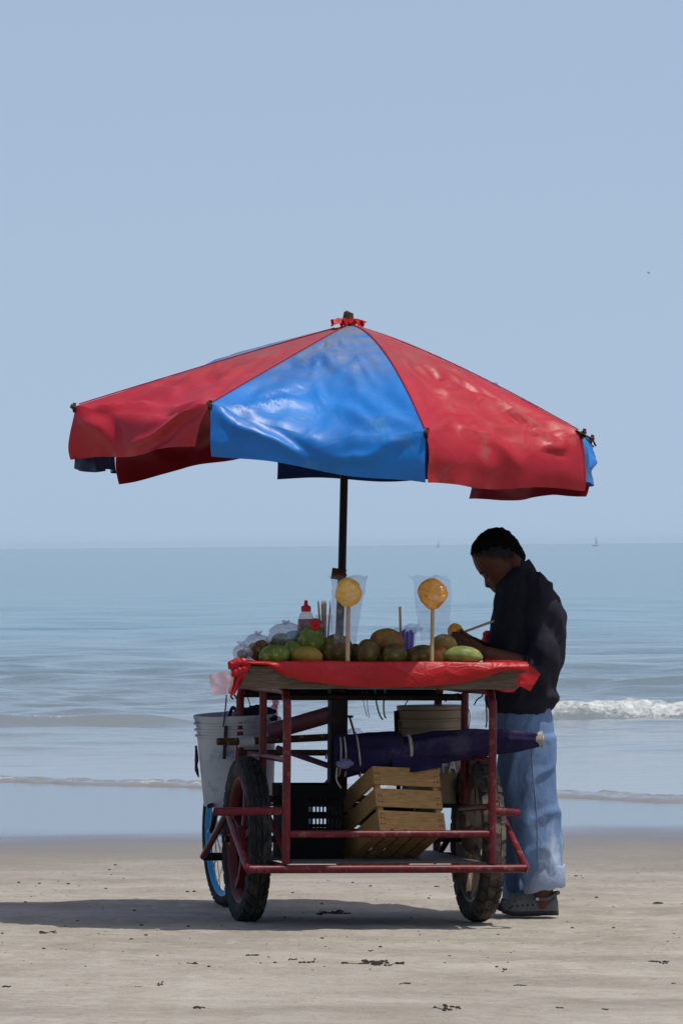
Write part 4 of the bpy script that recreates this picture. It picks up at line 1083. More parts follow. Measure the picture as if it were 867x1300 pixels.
MB().tube(bez([(-.048, -.176, .33), (-.038, -.17, .39), (-.030, -.165, .46)], 4), .0028, 6).build('cord', MT['wire'], wb)
# cloth heaped in the white bucket
c = CART @ PL(303, 912, .66)
ch = MB().ell(c + Vector((0, 0, -.035)), (.140, .138, .062), None, 40, 20, lambda p, q: q * (1 + .25 * nz(p.x * 2.2, p.y * 2.2, p.z * 2.2 + 3) + .10 * nz(p.x * 6, p.y * 6, p.z * 6)))
ch = tag(ch.build('cloth_heap', MT['lilac_cloth']), 'crumpled lilac cloth stuffed into the white bucket', 'cloth'); recenter(ch)
c2_ = CART @ PL(325, 905, .58)
ch = MB().ell(c2_ + Vector((0, 0, -.015)), (.085, .06, .042), None, 32, 16, lambda p, q: q * (1 + .28 * nz(p.x * 2.6 + 5, p.y * 2.6, p.z * 2.6)))
ch = tag(ch.build('cloth_bundle', MT['purple_cloth']), 'dark purple cloth bundle on top of the lilac cloth', 'cloth'); recenter(ch)
c3_ = CART @ PL(349, 905, .66)
ch = MB()
for i in range(5):
    ch.ell(c3_ + Vector((rnd.uniform(-.012, .012), 0, -.03 + i * .024)), (.020 - .002 * i, .016, .018), Matrix.Rotation(i, 3, 'X'), 14, 8, lambda p, q: q * (1 + .3 * nz(p.x * 3 + i, p.y * 3, p.z * 3)))
ch = tag(ch.build('plastic_wrapper', MT['film_pink']), 'twisted pinkish plastic wrapper sticking up from the white bucket', 'wrapper'); recenter(ch)
# hanger that carries the bucket
ctube('bucket_hook', bez([(-HW, HL, .80), (-HW - .02, HL + .05, .84), (-HW - .03, HL + .08, .80)], 4), .007, 'dark_metal')
ctube('bucket_shelf', [(-HW - .12, HL + .02, .44), (-HW - .02, HL + .30, .44), (HW, HL + .02, .44)], .010, 'dark_metal')

b0 = CART @ PL(548, 1020, .30)
vb = PL(548, 1020, .30); 
gb = bucket(Matrix.Translation(b0), .118, .134, .378, 'bucket_beige', 'beige lidded bucket with pale lettering behind the rolled purple cloth', (.80, .90))
MB().lathe([(.001, .379), (.130, .379), (.138, .380), (.139, .392), (.135, .396), (.10, .394), (.001, .394)], 48, cap=False).build('lid', MT['bucket_beige'], gb, True, 35)
MB().obox((-.142, -.05, .03), (.018, 0, 0), (0, .03, 0), (-.008, 0, .345)).build('strap', MT['black_plastic'], gb, False)
fc = bpy.data.curves.new('lettering', 'FONT'); fc.body = 'RIFA'; fc.size = .082; fc.extrude = .0008; fc.offset = .002
fo = bpy.data.objects.new('lettering_tmp', fc); COL.objects.link(fo)
dg = bpy.context.evaluated_depsgraph_get(); fm = bpy.data.meshes.new_from_object(fo.evaluated_get(dg)); bpy.data.objects.remove(fo)
bmm = bmesh.new(); bmm.from_mesh(fm)
bmesh.ops.triangulate(bmm, faces=bmm.faces); bmesh.ops.subdivide_edges(bmm, edges=bmm.edges, cuts=2); 
for vtx in bmm.verts:
    x, y, z = vtx.co; rr_ = .126 + z; th = -math.pi / 2 + .36 + (x * .78 - .062) / .126
    vtx.co = ((rr_ + .003) * math.cos(th), (rr_ + .003) * math.sin(th), .128 + y)
bmm.to_mesh(fm); bmm.free(); fm.materials.clear(); fm.materials.append(MT['lettering'])
link('lettering', fm, gb)
# shelf bar under the beige bucket so that it stands on the rear frame
zb = (CARTI @ b0).z
MB().box((vb.x, .30, zb - .008), (.30, .30, .012)).build('rear_shelf', MT['dark_metal'], cart, False)
ctube('shelf_bar', [(-.02 + vb.x - .10, HL, .47), (vb.x - .10, .30, zb - .022), (vb.x - .10, .12, zb - .022)], .009, 'dark_metal')
ctube('shelf_bar', [(HW - .01, .36, zb - .022), (vb.x - .14, .36, zb - .022)], .009, 'dark_metal')

# rolled purple umbrella / tarp lying across the cart
path = [(424, 958, -.30), (440, 958, -.31), (470, 955, -.33), (505, 951, -.34), (515, 950, -.34), (545, 948, -.35), (590, 943, -.37), (630, 940, -.39), (660, 940, -.40), (684, 939, -.41)]
rad = [.062, .072, .073, .057, .040, .058, .053, .043, .036, .023]
pw = [CART @ PL(a, b, c + .17) for a, b, c in path]
pp = bez(pw, 6); rr_l = []
for i in range(len(pp)):
    t = i / 6; k = min(int(t), len(rad) - 2); rr_l.append(rad[k] + (rad[k + 1] - rad[k]) * (t - k))
ro = empty('rolled_canopy', pw[4], 'rolled dark purple canopy cloth tied with cords lying across the cart', 'rolled cloth')
rings = []
for i, p in enumerate(pp):
    t = (pp[min(i + 1, len(pp) - 1)] - pp[max(i - 1, 0)]).normalized(); a = Vector((0, 0, 1)); a = (a - t * a.dot(t)).normalized(); b = t.cross(a); ring = []
    for k in range(40):
        th = 2 * math.pi * k / 40
        fold = 1 + .08 * math.sin(3 * th + i * .12) + .06 * math.sin(7 * th - i * .20) + .12 * nz(math.cos(th) * 2, math.sin(th) * 2, i * .14) + .10 * max(0, 1 - 4 * abs(nz(math.cos(th) * 1.6 + i * .06, math.sin(th) * 1.6, i * .09 + 7)))
        r_ = rr_l[i] * fold
        ring.append(p + (a * math.cos(th) * (1 if math.cos(th) > 0 else 1.12) + b * math.sin(th) * .85) * r_ - pw[4])
    rings.append(ring)
MB().rings(rings).build('cloth', MT['purple_cloth'], ro, True, None)
g = []
for i in range(9):
    s_ = i / 8; row = []
    for j in range(17):
        t = j / 16; q = CART @ PL(498 + 62 * t, 955 + s_ * (26 - 10 * abs(t - .4)), -.25)
        row.append(q + Vector((0, .02 * math.sin(t * 9) * s_ + .05 * (1 - s_), .0)) - pw[4])
    g.append(row)
MB().grid(g).build('loose_fold', MT['purple_cloth'], ro, True, None)
MB().tube([pw[-2] - pw[4], (CART @ PL(687, 939, -.24)) - pw[4], (CART @ PL(689.5, 939, -.24)) - pw[4]], [.016, .019, .015], 12).build('stick_end', MT['stick_wood'], ro)
g = []
for i in range(5):
    g.append([(CART @ PL(680 + i * 2.2, 939, -.24)) - pw[4] + Vector((0, math.cos(k * math.pi / 10) * (.020 + .003 * i + .003 * math.sin(k * 4)), math.sin(k * math.pi / 10) * (.022 + .003 * i + .004 * math.sin(k * 3 + i)))) for k in range(21)])
MB().grid(g).build('frayed_end', MT['cord'], ro, True, None)
def tie(i, r_=.0035, mat='cord', extra=.006):
    p = pp[i]; t = (pp[i + 1] - pp[i - 1]).normalized(); a = Vector((0, 0, 1)); a = (a - t * a.dot(t)).normalized(); b = t.cross(a)
    R_ = rr_l[i] + extra
    MB().tube([p + (a * math.cos(th) * (1 if math.cos(th) > 0 else 1.12) + b * math.sin(th) * .88 + t * .12 * math.sin(th)) * R_ * 1.04 - pw[4] for th in [2 * math.pi * k / 28 for k in range(29)]], r_, 6, False).build('cord', MT[mat], ro)
tie(3); tie(5); tie(9); tie(25, .007)
MB().ell((CART @ PL(438, 970, -.24)) - pw[4], (.034, .022, .018), None, 20, 12, lambda p, q: q * (1 + .35 * nz(p.x * 2, p.y * 2, p.z * 2))).build('knot', MT['lilac_cloth'], ro)
MB().tube([x - pw[4] for x in bez([CART @ PL(428, 975, -.24), CART @ PL(427, 990, -.24), CART @ PL(433, 1001, -.24)], 4)], .003, 6).build('cord', MT['cord'], ro)
MB().ell((CART @ PL(451, 931, -.14)) - pw[4], (.030, .02, .020), None, 24, 14, lambda p, q: q * (1 + .4 * nz(p.x * 2.5, p.y * 2.5, p.z * 2.5))).build('bag_tuft', MT['film_haze'], ro)

# ------------------------------------------------------------------ the vendor
YM = .52
gz = ground_z(.75, .45)
base = Vector((P(680, 1000, YM).x, YM, gz))
man = empty('person', base, 'man in dark shirt and rolled jeans bending over the fruit he peels', 'person')
man['label'] = 'man in dark shirt and rolled-up jeans, head bowed, preparing fruit at the cart'
def Q(px, py, dy=0): return P(px, py, YM + dy) - base
PXM = F / (D + YM)
def remeshed(mb, name, mat, parent, voxel=.008, smooth=4, disp=None):
    me = mb.mesh(name + '_src', mat); o = bpy.data.objects.new(name + '_src', me); COL.objects.link(o)
    m = o.modifiers.new('r', 'REMESH'); m.mode = 'VOXEL'; m.voxel_size = voxel
    if smooth: k = o.modifiers.new('s', 'SMOOTH'); k.factor = .5; k.iterations = smooth
    dg = bpy.context.evaluated_depsgraph_get(); nm = bpy.data.meshes.new_from_object(o.evaluated_get(dg))
    bpy.data.objects.remove(o); bpy.data.meshes.remove(me)
    if disp:
        nrm = [v_.normal.copy() for v_ in nm.vertices]
        for v_, n_ in zip(nm.vertices, nrm): v_.co += n_ * disp(v_.co, n_)
    nm.materials.clear(); nm.materials.append(mat); nm.polygons.foreach_set('use_smooth', [True] * len(nm.polygons)); nm.update(); nm.name = name
    return link(name, nm, parent)
def oval(c, ax, ay, a, b, n=28, e=2.3):
    "superellipse ring"
    out = []
    for k in range(n):
        th = 2 * math.pi * k / n; cx = math.cos(th); sy = math.sin(th)
        out.append(c + ax * math.copysign(abs(cx) ** (2 / e), cx) * a + ay * math.copysign(abs(sy) ** (2 / e), sy) * b)
    return out
XA, YA = Vector((1, 0, 0)), Vector((0, 1, 0))
# head ------------------------------------------------
HC = Q(632, 706); FW = Vector((-.866, 0, -.5)); UPV = Vector((-.5, 0, .866))
tabF = [(-46, 21), (-43, 25.5), (-38, 26.5), (-32, 27.5), (-24, 27), (-16, 27.5), (-8, 31), (0, 32), (8, 31), (18, 28), (26, 22), (31, 13), (34, 3)]
tabB = [(-46, 8), (-43, 2), (-38, -7), (-32, -17), (-24, -25), (-16, -29), (-8, -30), (0, -30), (8, -29.5), (18, -27), (26, -22), (31, -15), (34, -7)]
tabW = [(-46, 7), (-43, 13), (-38, 17), (-32, 20), (-24, 22), (-16, 23), (-8, 23.5), (0, 24), (8, 24), (18, 22), (26, 18), (31, 12), (34, 5)]
tabN = [(-31, 0), (-28.5, 4.5), (-26, 7.5), (-23, 6.5), (-18, 3.5), (-13, .5), (-11, 0)]
tabM = [(-34, -34), (-30, -30), (-26, -22), (-20, -6), (-10, 7), (0, 12), (15, 16), (30, 17.5), (40, 18)]
tabS = [(-34, -38), (-30, -36), (-24, -32), (-19, -22), (-14, -9), (-6, -10), (-3, -4), (8, 3), (16, 10), (30, 15), (40, 16)]
def head_rings(extra=None):
    rr = []
    us = list(np.linspace(-46, 34, 44))
    for u in us:
        fr, bk_, w_ = interp(tabF, u), interp(tabB, u), interp(tabW, u)
        cf = (fr + bk_) / 2; hf = (fr - bk_) / 2; ring = []
        for k in range(56):
            th = 2 * math.pi * k / 56; c_, s_ = math.cos(th), math.sin(th)
            e_ = 2.25
            f_ = cf + hf * math.copysign(abs(c_) ** (2 / e_), c_); sd = w_ * math.copysign(abs(s_) ** (2 / e_), s_)
            if c_ > 0 and extra is None:
                f_ += interp(tabN, u) * math.exp(-(sd / (3.2 + .12 * max(0, -u - 11))) ** 2)
                f_ += 1.3 * math.exp(-((u + 9) / 2.5) ** 2) * math.exp(-((abs(sd) - 8) / 7) ** 2)
                f_ -= 2.6 * math.exp(-((u + 14.5) / 3.2) ** 2) * math.exp(-((abs(sd) - 9) / 4.5) ** 2)
                f_ += 2.0 * (math.exp(-((u + 33) / 1.4) ** 2) + math.exp(-((u + 36.5) / 1.3) ** 2)) * math.exp(-(sd / 7) ** 2)
                f_ += 1.2 * math.exp(-((u + 20) / 4) ** 2) * math.exp(-((abs(sd) - 13) / 5) ** 2)
            if extra is not None:
                m_ = sm(-10, 7, u - interp(tabM, f_) + 7 * nz(f_ * .55, sd * .55, u * .55))
                k_ = (-3.5 + m_ * 5.4)
                k_ += m_ * (1.2 * nz(f_ * .22, sd * .22, u * .22) + 1.4 * nz(f_ * .6, sd * .6, u * .6))
                thin = 1 - .55 * sm(12, 22, abs(sd)) * sm(14, 2, u) if m_ > 0 else 1
                d = Vector((f_ - cf, sd, u)).normalized()
                f_ += d.x * k_ * (thin if k_ > 0 else 1); sd += d.y * k_ * (thin if k_ > 0 else 1); uu = u + d.z * k_
            else: uu = u
            ring.append(HC + (FW * f_ + YA * sd + UPV * uu) / PXM)
        rr.append(ring)
    return rr
body = MB()
body.rings(head_rings())
def HP(f_, sd, u): return HC + (FW * f_ + YA * sd + UPV * u) / PXM
for sgn in (-1, 1):
    rot = Matrix((FW, YA * 1.0, UPV)).transposed()
    body.ell(HP(-16, sgn * 25.5, -17), (6.2 / PXM, 2.2 / PXM, 10 / PXM), rot @ Matrix.Rotation(-.25, 3, 'Y') @ Matrix.Rotation(sgn * -.35, 3, 'Z'), 14, 10)
    body.ell(HP(-12.5, sgn * 23.8, -24), (3 / PXM, 2.0 / PXM, 4 / PXM), rot, 10, 8)
body.tube([HP(-4, 0, -22), Q(659, 738), Q(674, 760)], [.058, .060, .075], 20)
# limbs and trunk under the clothes
body.tube([Q(672, 750), Q(674, 790), Q(668, 840), Q(664, 890), Q(668, 915)], [.08, .115, .11, .105, .10], 24)
S1, E1, W1, H1 = Q(682, 757, -.16), Q(684, 850, -.22), Q(614, 829, -.23), Q(597, 821, -.21)
S2, E2, W2, H2 = Q(676, 757, .17), Q(668, 850, .20), Q(616, 824, .03), Q(598, 817, -.06)
for S_, E_, W_, H_ in ((S1, E1, W1, H1), (S2, E2, W2, H2)):
    body.tube(bez([Q(678, 752), S_, (S_ + E_) / 2, E_], 5), .044, 16)
    m1 = E_.lerp(W_, .3); pts_ = bez([E_, m1, E_.lerp(W_, .7), W_], 5); n_ = len(pts_)
    body.tube(pts_, [.046 - .018 * (i / (n_ - 1)) for i in range(n_)], 16)
    # palm
    d = (H_ - W_).normalized(); body.tube([W_, W_.lerp(H_, .5), H_, H_ + d * .03], [.026, .029, .031, .022], 16)
HM = Q(578, 803, -.16)          # the fruit in his hands
def finger(root, mid, tip, r=.0088): body.tube(bez([root, mid, tip], 4), [r + .001 - .0028 * i / 8 for i in range(9)], 10)
for i in range(4):              # near hand: fingers close round the near side of the fruit
    o_ = (i - 1.5) * .019
    rt = H1 + Vector((-.016, -.004 - .004 * abs(i - 1.5), .006 - o_ * .7)); 
    finger(rt, HM + Vector((.012 - .004 * i, -.044, -.026 - o_ * .75)), HM + Vector((-.022 + .005 * abs(i - 1.3), -.028, -.024 - o_ * .7)))
finger(H1 + Vector((.004, .004, .020)), HM + Vector((.036, -.026, -.006)), HM + Vector((.020, -.030, .014)), .0092)
for i in range(4):              # far hand behind it
    o_ = (i - 1.5) * .019
    finger(H2 + Vector((-.012, .0, .006 - o_ * .7)), HM + Vector((.012, .046, -.022 - o_ * .7)), HM + Vector((-.022, .034, -.020 - o_ * .6)))
finger(H2 + Vector((.004, -.01, .02)), HM + Vector((.036, .024, -.004)), HM + Vector((.020, .026, .014)), .0092)
for dx, dy, top_ in ((684, -.10, 1100), (664, .10, 1100)):
    pl = [Q(672, 915, dy * .8), Q(675 if dy < 0 else 668, 1010, dy), Q(dx + 3, 1100, dy), Q(dx + 4, 1142, dy), Q(dx + 4, 1154, dy)]
    body.tube(bez(pl, 4), [.085 - .045 * min(i / 12, 1) for i in range(17)], 16)
    body.ell(Q(dx - 10, 1152, dy), (.085, .036, .026), None, 16, 10)
bo = remeshed(body, 'body', MT['skin'], man, .0052, 2)
sa = bo.data.attributes.new('stubble', 'FLOAT', 'POINT')
for vtx in bo.data.vertices:
    r_ = (vtx.co - HC) * PXM; f_, u_, d_ = r_.dot(FW), r_.dot(UPV), abs(r_.y)
    if u_ > -42 and r_.length < 60 and not (d_ > 23.5 and abs(f_ + 16) < 9 and -30 < u_ < -6):
        sa.data[vtx.index].value = sm(-7, 4, u_ - interp(tabS, f_) + 2 * nz(f_ * .4, d_ * .4, u_ * .4)) * .98
hair = MB(); hair.rings(head_rings(extra=True)); hair.build('hair', MT['hair'], man, True, None)
for i in range(14):     # short curls at the nape
    pass
# brows and eyes
for sgn in (-1, 1):
    MB().tube([HP(30.6, sgn * 3.5, -8), HP(30.2, sgn * 9, -6.6), HP(25.5, sgn * 15, -8)], [.0028, .0034, .0018], 8).build('eyebrow', MT['hair'], man)
    MB().ell(HP(25.6, sgn * 9, -14.5), (.0075, .0105, .0058), None, 12, 8).build('eyelid', MT['skin'], man)
    MB().tube([HP(28.2, sgn * 5, -16.4), HP(28.6, sgn * 9, -17.0), HP(26.5, sgn * 13, -16.0)], [.0008, .0013, .0008], 6).build('eyelash', MT['hair'], man)

# shirt -----------------------------------------------
sh = MB(); rr = []
for py, fx, bx, hw in ((716, 652, 671, .055), (722, 646, 678, .082), (733, 638, 690, .15), (745, 631, 698, .19), (760, 629, 708, .205), (780, 626, 716, .208), (800, 622, 717, .205), (830, 617, 714, .20),
                       (858, 614, 710, .195), (878, 619, 706, .19), (886, 620, 708, .192), (892, 622, 703, .187), (899, 624, 704, .19), (906, 627, 700, .182)):
    c = (Q(fx, py) + Q(bx, py)) / 2
    c += Vector((0, 0, 0)); rr.append(oval(c, XA, YA, (bx - fx) / 2 / PXM, hw, 36, 2.5))
sh.rings(rr)
sl1 = bez([Q(674, 748, -.10), Q(686, 756, -.165), Q(688, 790, -.20), Q(689, 828, -.22), Q(686, 851, -.225), Q(668, 848, -.228)], 5)
sh.tube(sl1, [.069 + .004 * math.sin(i * .9) - .014 * i / len(sl1) for i in range(len(sl1))], 20)
sl2 = bez([Q(668, 748, .10), Q(674, 756, .165), Q(675, 800, .19), Q(670, 848, .205), Q(652, 844, .17)], 5)
sh.tube(sl2, [.072 - .016 * i / len(sl2) for i in range(len(sl2))], 20)
def shirt_disp(p, n):
    d = .008 * nz(p.x * 9 + 3, p.y * 7, p.z * 5) + .006 * nz(p.x * 22, p.y * 14, p.z * 11)
    r1_ = 1 - 3.2 * abs(nz(p.x * 8 + p.z * 5, p.y * 6, p.z * 6 - p.x * 9)); d += .010 * max(r1_, 0)
    # diagonal pull from the shoulder to the elbow
    d += .009 * math.sin(p.z * 34 + p.x * 46 + 2.5 * nz(p.x * 5, p.y * 5, p.z * 5)) * sm(-.05, -.2, p.y) * sm(1.42, 1.2, p.z) * (.4 + .6 * sm(.02, .08, p.x))
    d += .009 * math.sin(p.z * 60 + 3 * nz(p.x * 6, p.y * 6, 2)) * sm(.98, .84, p.z)
    return d
shirt = remeshed(sh, 'shirt', MT['shirt'], man, .0085, 9, shirt_disp)
# collar and rolled sleeve ends
g = []
for i in range(5):
    s_ = i / 4; row = []
    for k in range(37):
        th = -math.pi * .92 + 2 * math.pi * .92 * k / 36
        c = Q(655 + 4 * s_, 729 + 6 * s_); r_ = .054 + .012 * math.sin(s_ * math.pi * .5) + .005 * s_
        fx = math.cos(th)
        row.append(c + Vector((fx * r_ * 1.0, math.sin(th) * r_ * 1.02, .032 * fx + (1 - s_) * .030 - .020 * s_ * (1 - fx) * .6)))
    g.append(row)
MB().grid(g).build('collar', MT['shirt'], shirt, True, None)
for pts_, rr_ in ((sl1, .060), (sl2, .060)):
    e_ = pts_[-1]; d = (pts_[-1] - pts_[-3]).normalized()
    MB().tube([e_ - d * .022, e_ - d * .018, e_ + d * .018, e_ + d * .022], [rr_ - .003, rr_ + .002, rr_ + .001, rr_ - .004], 22).build('sleeve_cuff', MT['shirt'], shirt)
# jeans -----------------------------------------------
jn = MB()
rr = []
for py, fx, bx, hw in ((896, 630, 698, .165), (910, 629, 701, .172), (930, 630, 703, .180), (955, 633, 705, .185), (975, 637, 703, .175)):
    rr.append(oval((Q(fx, py) + Q(bx, py)) / 2, XA, YA, (bx - fx) / 2 / PXM, hw, 36, 2.4))
jn.rings(rr)
near_leg = [(935, 634, 704, .098), (960, 635, 705, .098), (1000, 639, 707, .096), (1040, 645, 710, .094), (1075, 651, 712, .092), (1100, 658, 713, .088), (1122, 665, 714, .084)]
far_leg = [(935, 632, 696, .095), (1000, 632, 690, .092), (1050, 633, 684, .088), (1100, 636, 674, .080), (1132, 639, 668, .075)]
legs = []
for tab, dy in ((near_leg, -.095), (far_leg, .115)):
    rr = [oval((Q(fx, py, dy) + Q(bx, py, dy)) / 2, XA, YA, (bx - fx) / 2 / PXM, hw, 30, 2.2) for py, fx, bx, hw in tab]
    jn.rings(rr); legs.append(rr)
def jean_disp(p, n):
    d = .008 * nz(p.x * 8, p.y * 8, p.z * 3.2 + 9) + .005 * nz(p.x * 20, p.y * 20, p.z * 9)
    r1_ = 1 - 3.5 * abs(nz(p.x * 7 + p.z * 2 + 4, p.y * 7, p.z * 5 - p.x * 5)); d += .009 * max(r1_, 0)
    d += .0028 * math.sin(p.z * 42 + p.x * 25 + 3 * nz(p.x * 6, p.y * 6, p.z * 3)) * (.35 + .65 * sm(.5, .2, p.z))
    d += .008 * math.exp(-((p.x + .03 - (p.z - .45) * .12) / .022) ** 2) * sm(-.02, -.1, p.y) * sm(.75, .5, p.z)
    return d
jeans = remeshed(jn, 'jeans', MT['jeans'], man, .0085, 3, jean_disp)
# outer seam of the near leg, drawn on the cloth surface
bm_ = bpy.data.objects.new('t', jeans.data)
from mathutils.bvhtree import BVHTree
bv = BVHTree.FromPolygons([v_.co.copy() for v_ in jeans.data.vertices], [tuple(p.vertices) for p in jeans.data.polygons])
bpy.data.objects.remove(bm_)
def on_jeans(px, py, off=.0015):
    o_ = CAMP - base; d = ray(px, py).normalized(); h = bv.ray_cast(o_, d)
    return (h[0] + h[1] * off) if h[0] is not None else None
for dx in (0,):
    pts_ = [on_jeans(674 + dx + (py - 925) * .058 + .8 * math.sin(py * .05), py) for py in range(925, 1110, 6)]
    MB().tube([p for p in pts_ if p], .0014, 5).build('seam', MT['jeans_seam'], jeans)
pk = [on_jeans(a, b) for a, b in ((640, 918), (648, 922), (656, 922), (663, 918), (667, 911), (669, 905))]
MB().tube([p for p in pk if p], .0016, 5).build('pocket_seam', MT['jeans_seam'], jeans)
for tab, dy, px0, px1, py0, py1 in ((near_leg, -.095, 664.5, 717, 1102, 1130), (far_leg, .115, 638, 669, 1112, 1139)):
    rr = []
    for t, k in ((.02, .93), (0, 1.0), (.05, 1.025), (.5, 1.035), (.95, 1.03), (1, 1.0), (.98, .90)):
        py = py0 + (py1 - py0) * t; c = (Q(px0, py, dy) + Q(px1, py, dy)) / 2; a = (px1 - px0) / 2 / PXM
        ring = oval(c, XA, YA, a * k, .086 * k * (1 if dy < 0 else .85), 32, 2.2)
        ring = [p + Vector((0, 0, (p.x - c.x) * .16 + .004 * math.sin(p.x * 90 + p.y * 70) )) + (p - c) * .04 * nz(p.x * 18, p.y * 18, t) for p in ring]
        rr.append(ring)
    MB().rings(rr, cap=False).build('cuff', MT['jeans_cuff'], jeans, True, None)
# clogs -----------------------------------------------
def clog(px0, px1, dy):
    x0 = Q(px0, 1160, dy); x1 = Q(px1, 1160, dy); L_ = x1.x - x0.x; y_ = x0.y
    z0 = ground_z(base.x, base.y + y_) + .004 - base.z
    so = MB(); up = MB(); rs, ru = [], []
    tabw = [(0, .012), (.04, .036), (.15, .049), (.3, .053), (.5, .047), (.7, .041), (.9, .040), (.97, .030), (1, .012)]
    for t in (0, .03, .08, .16, .3, .45, .6, .75, .9, .97, 1.0):
        w_ = interp(tabw, t); toe = .012 * max(0, .18 - t) / .18; ring = []
        for k in range(20):
            th = 2 * math.pi * k / 20; c_, s_ = math.cos(th), math.sin(th)
            ring.append(Vector((x0.x + L_ * t, y_ + w_ * math.copysign(abs(c_) ** .8, c_), z0 + toe + .014 + .014 * math.copysign(abs(s_) ** .5, s_))))
        rs.append(ring)
    so.rings(rs); s_o = so.build('clog', MT['clog_sole'], man, True, 50)
    tabh = [(0.0, .016), (.03, .034), (.10, .050), (.22, .066), (.36, .084), (.50, .098), (.56, .094), (.60, .070), (.66, .046), (.75, .044), (.86, .052), (.95, .066), (.985, .060), (1.0, .022)]
    for t in np.linspace(.004, .996, 34):
        w_ = interp(tabw, t) * .97; h_ = interp(tabh, t); ring = []
        for k in range(28):
            th = 2 * math.pi * k / 28; c_, s_ = math.cos(th), math.sin(th)
            ring.append(Vector((x0.x + L_ * t, y_ + w_ * math.copysign(abs(c_) ** .75, c_), z0 + .020 + (h_ if s_ > 0 else .0) * abs(s_) ** .7)))
        ru.append(ring)
    up.rings(ru); up.build('upper', MT['clog'], s_o, True, 55)
    yy_ = y_ - .046
    st = MB().tube(bez([Vector((x0.x + L_ * .62, yy_, z0 + .070)), Vector((x0.x + L_ * .80, yy_ + .004, z0 + .070)), Vector((x0.x + L_ * .96, y_ - .026, z0 + .090)), Vector((x0.x + L_ * 1.0, y_, z0 + .092)),
                        Vector((x0.x + L_ * .96, y_ + .026, z0 + .090)), Vector((x0.x + L_ * .80, y_ + .042, z0 + .082)), Vector((x0.x + L_ * .62, y_ + .046, z0 + .078))], 5), .008, 8)
    st.build('strap', MT['clog'], s_o)
    MB().ell((x0.x + L_ * .62, yy_ - .006, z0 + .070), (.007, .004, .007), None, 12, 8).build('rivet', MT['white_rivet'], s_o)
    for i, (tt, hh) in enumerate(((.18, .040), (.27, .042), (.36, .044), (.45, .046), (.23, .060), (.33, .068), (.14, .034), (.54, .046))):
        w_ = interp(tabw, tt) * .97 * (1 - (hh - .02) / (interp(tabh, tt) + .03) * .55)
        MB().ell((x0.x + L_ * tt, y_ - w_ - .004, z0 + hh), (.0045, .004, .0045), None, 8, 6).build('vent_hole', MT['hole'], s_o)
clog(637, 709, -.095); clog(634, 690, .115)

# fruit he holds
fe = empty('fruit_stick', HM + base, 'half peeled mango on a stick held in the vendor\'s hands', 'fruit stick')
MB().ell((0, 0, 0), (.034, .034, .038), None, 40, 28, carved).build('carved_mango', MT['orange_flesh'], fe, True, 30)
MB().tube([(.020, 0, -.004), (Q(627, 788.5, -.13) - HM)], .0050, 8).build('stick', MT['stick_wood'], fe)

# ------------------------------------------------------------------ litter on the sand
def ground_at(px, py):
    y = 0.0
    for _ in range(6):
        p = P(px, py, y); d = ray(px, py)
        t = (ground_z(p.x, p.y) - CAMP.z) / d.z; q = CAMP + d * t; y = q.y
    return q
gv = GZ; 
def sand_z(x, y):
    i = int(np.clip(np.searchsorted(ys, y) - 1, 0, len(ys) - 2)); j = int(np.clip(np.searchsorted(xs, x) - 1, 0, len(xs) - 2))
    fy = (y - ys[i]) / (ys[i + 1] - ys[i]); fx = (x - xs[j]) / (xs[j + 1] - xs[j])
    return float(GZ[i, j] * (1 - fx) * (1 - fy) + GZ[i, j + 1] * fx * (1 - fy) + GZ[i + 1, j] * (1 - fx) * fy + GZ[i + 1, j + 1] * fx * fy)
for i, (px, py, w_, n_) in enumerate(((420, 1157, 42, 9), (65, 1184, 24, 3), (245, 1226, 16, 2), (390, 1223, 24, 4), (370, 1219, 12, 3), (482, 1222, 60, 9), (515, 1251, 16, 3), (572, 1284, 40, 4), (252, 1283, 24, 2), (205, 1252, 10, 2),
                         (10, 1257, 18, 2), (840, 1224, 30, 4), (640, 1232, 10, 2), (710, 1282, 14, 2), (768, 1282, 10, 2), (855, 1248, 9, 1), (318, 1213, 22, 3), (175, 1256, 9, 1), (470, 1206, 9, 1), (660, 1252, 18, 2), (835, 1147, 22, 3))):
    g0 = ground_at(px, py); sc = F / (D + g0.y); mb = MB(); r_ = random.Random(i + 50)
    bits = []
    for k in range(n_ * 4):
        q = Vector((g0.x + r_.gauss(0, .24) * w_ / sc, g0.y + r_.gauss(0, .05 if n_ > 3 else .018), 0)); q.z = sand_z(q.x, q.y) + .001
        a = w_ / sc * r_.uniform(.05, .17) / (1 if n_ < 4 else 1.6); bits.append(q + Vector((0, 0, .0015)))
        mb.ell(q, (a, a * r_.uniform(.25, .8), min(.25 * a, .005) + .0022), Matrix.Rotation(r_.uniform(0, 3), 3, 'Z'), 8, 6,
               lambda p, q: q * (1 + .7 * nz(p.x * 2.2 + k + i, p.y * 2.2, p.z * 2.2)))
    bits.sort(key=lambda p: p.x)
    mb.tube(bits, .0013, 5)
    o = mb.build('seaweed_scrap', MT['weed'], smooth=True, angle=50)
    if i == 0: tag(o, 'largest dark clump of seaweed lying in the shade under the cart', 'seaweed')
    elif i == 5: tag(o, 'long scattered strip of broken dark seaweed on the open sand', 'seaweed')
    else: tag(o, 'small dark scrap of dried seaweed lying on the open sand', 'seaweed', 'scraps of seaweed on the sand')
    recenter(o)
mb = MB(); r_ = random.Random(3)
for i in range(480):
    x = r_.uniform(-2.2, 2.2); y = r_.uniform(-2.8, 4.5); a = r_.choice((.0015, .002, .002, .003, .003, .004, .007))
    mb.ell((x, y, sand_z(x, y) + a * .2), (a * r_.uniform(.8, 1.8), a, a * .7), Matrix.Rotation(r_.uniform(0, 3), 3, 'Z'), 6, 4)
tag(mb.build('sand_grit', MT['pebble']), 'tiny dark bits of grit scattered over the sand', None, None, 'stuff')

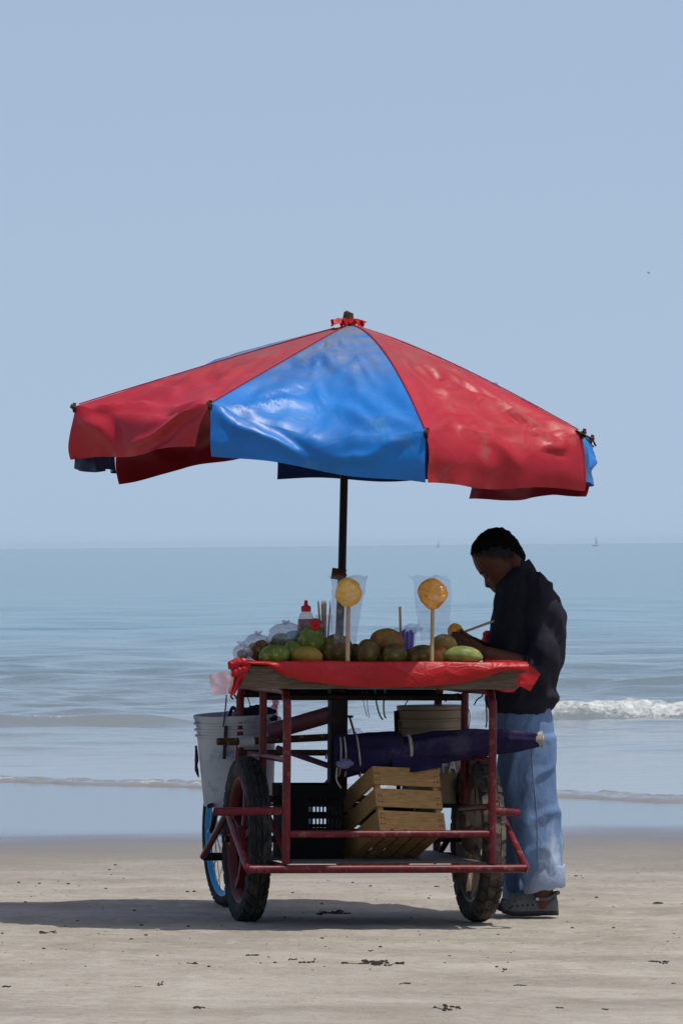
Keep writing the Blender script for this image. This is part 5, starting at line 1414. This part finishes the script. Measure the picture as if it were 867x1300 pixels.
# ------------------------------------------------------------------ far boats and a bird
def boat(px, dist, hpx, label):
    hb = hpx * dist / F; p = P(px, 690, dist); p.z = -.1
    e = empty('sailing_boat', p, label, 'boat', None)
    L_ = hb * .62
    rs = []
    for t in np.linspace(-1, 1, 9):
        w_ = .16 * L_ * (1 - abs(t) ** 2.5) + .01; rs.append([Vector((t * L_ / 2, math.cos(a) * w_, hb * .10 + hb * .10 * min(math.sin(a), .3) + hb * .02 * t * t)) for a in [2 * math.pi * k / 10 for k in range(10)]])
    MB().rings(rs).build('hull', MT['hazed_boat'], e)
    MB().tube([(0, 0, hb * .1), (0, 0, hb)], hb * .012, 6).build('mast', MT['hazed_boat'], e)
    MB().rings([[Vector((.02 * hb, -.004 * hb, z)), Vector((.02 * hb + .22 * hb * (1 - z / hb), -.004 * hb, z)), Vector((.02 * hb + .22 * hb * (1 - z / hb), .004 * hb, z)), Vector((.02 * hb, .004 * hb, z))] for z in (hb * .22, hb * .6, hb * .95)]).build('sail', MT['hazed_boat'], e, False)
boat(756, 3000, 13, 'faint grey boat with a tall mast on the horizon beyond the vendor')
boat(556, 3600, 8, 'very faint small boat on the horizon near the vendor\'s face')
bp_ = P(823, 346, 150)
bd_ = empty('bird', bp_, 'tiny dark bird flying alone in the open sky', 'bird')
MB().ell((0, 0, 0), (.035, .016, .014), None, 12, 8).tube([(.03, 0, 0), (.055, 0, .004)], [.008, .002], 6).build('body', MT['bird'], bd_)
for s in (-1, 1):
    MB().rings([[Vector((x0_, s * y_, z_)), Vector((x1_, s * y_, z_)), Vector((x1_, s * y_, z_ + .002)), Vector((x0_, s * y_, z_ + .002))] for x0_, x1_, y_, z_ in ((-.016, .014, .008, .006), (-.012, .012, .05, .022), (-.012, -.004, .10, .008))]).build('wing', MT['bird'], bd_)

# ------------------------------------------------------------------ sea haze
hz = bpy.data.materials.new('haze'); hz.use_nodes = True
hn = hz.node_tree; hn.nodes.remove(hn.nodes['Principled BSDF'])
pv = hn.nodes.new('ShaderNodeVolumePrincipled'); pv.inputs['Color'].default_value = (.66, .83, 1.0, 1); pv.inputs['Density'].default_value = 3e-5; pv.inputs['Anisotropy'].default_value = .2
hn.links.new(pv.outputs[0], hn.nodes['Material Output'].inputs['Volume'])
hb_ = MB().box((0, 6200, 3.0), (60000, 14000, 12.0)).build('haze', hz, None, False); hb_['kind'] = 'stuff'; hb_['label'] = 'thin pale sea haze'
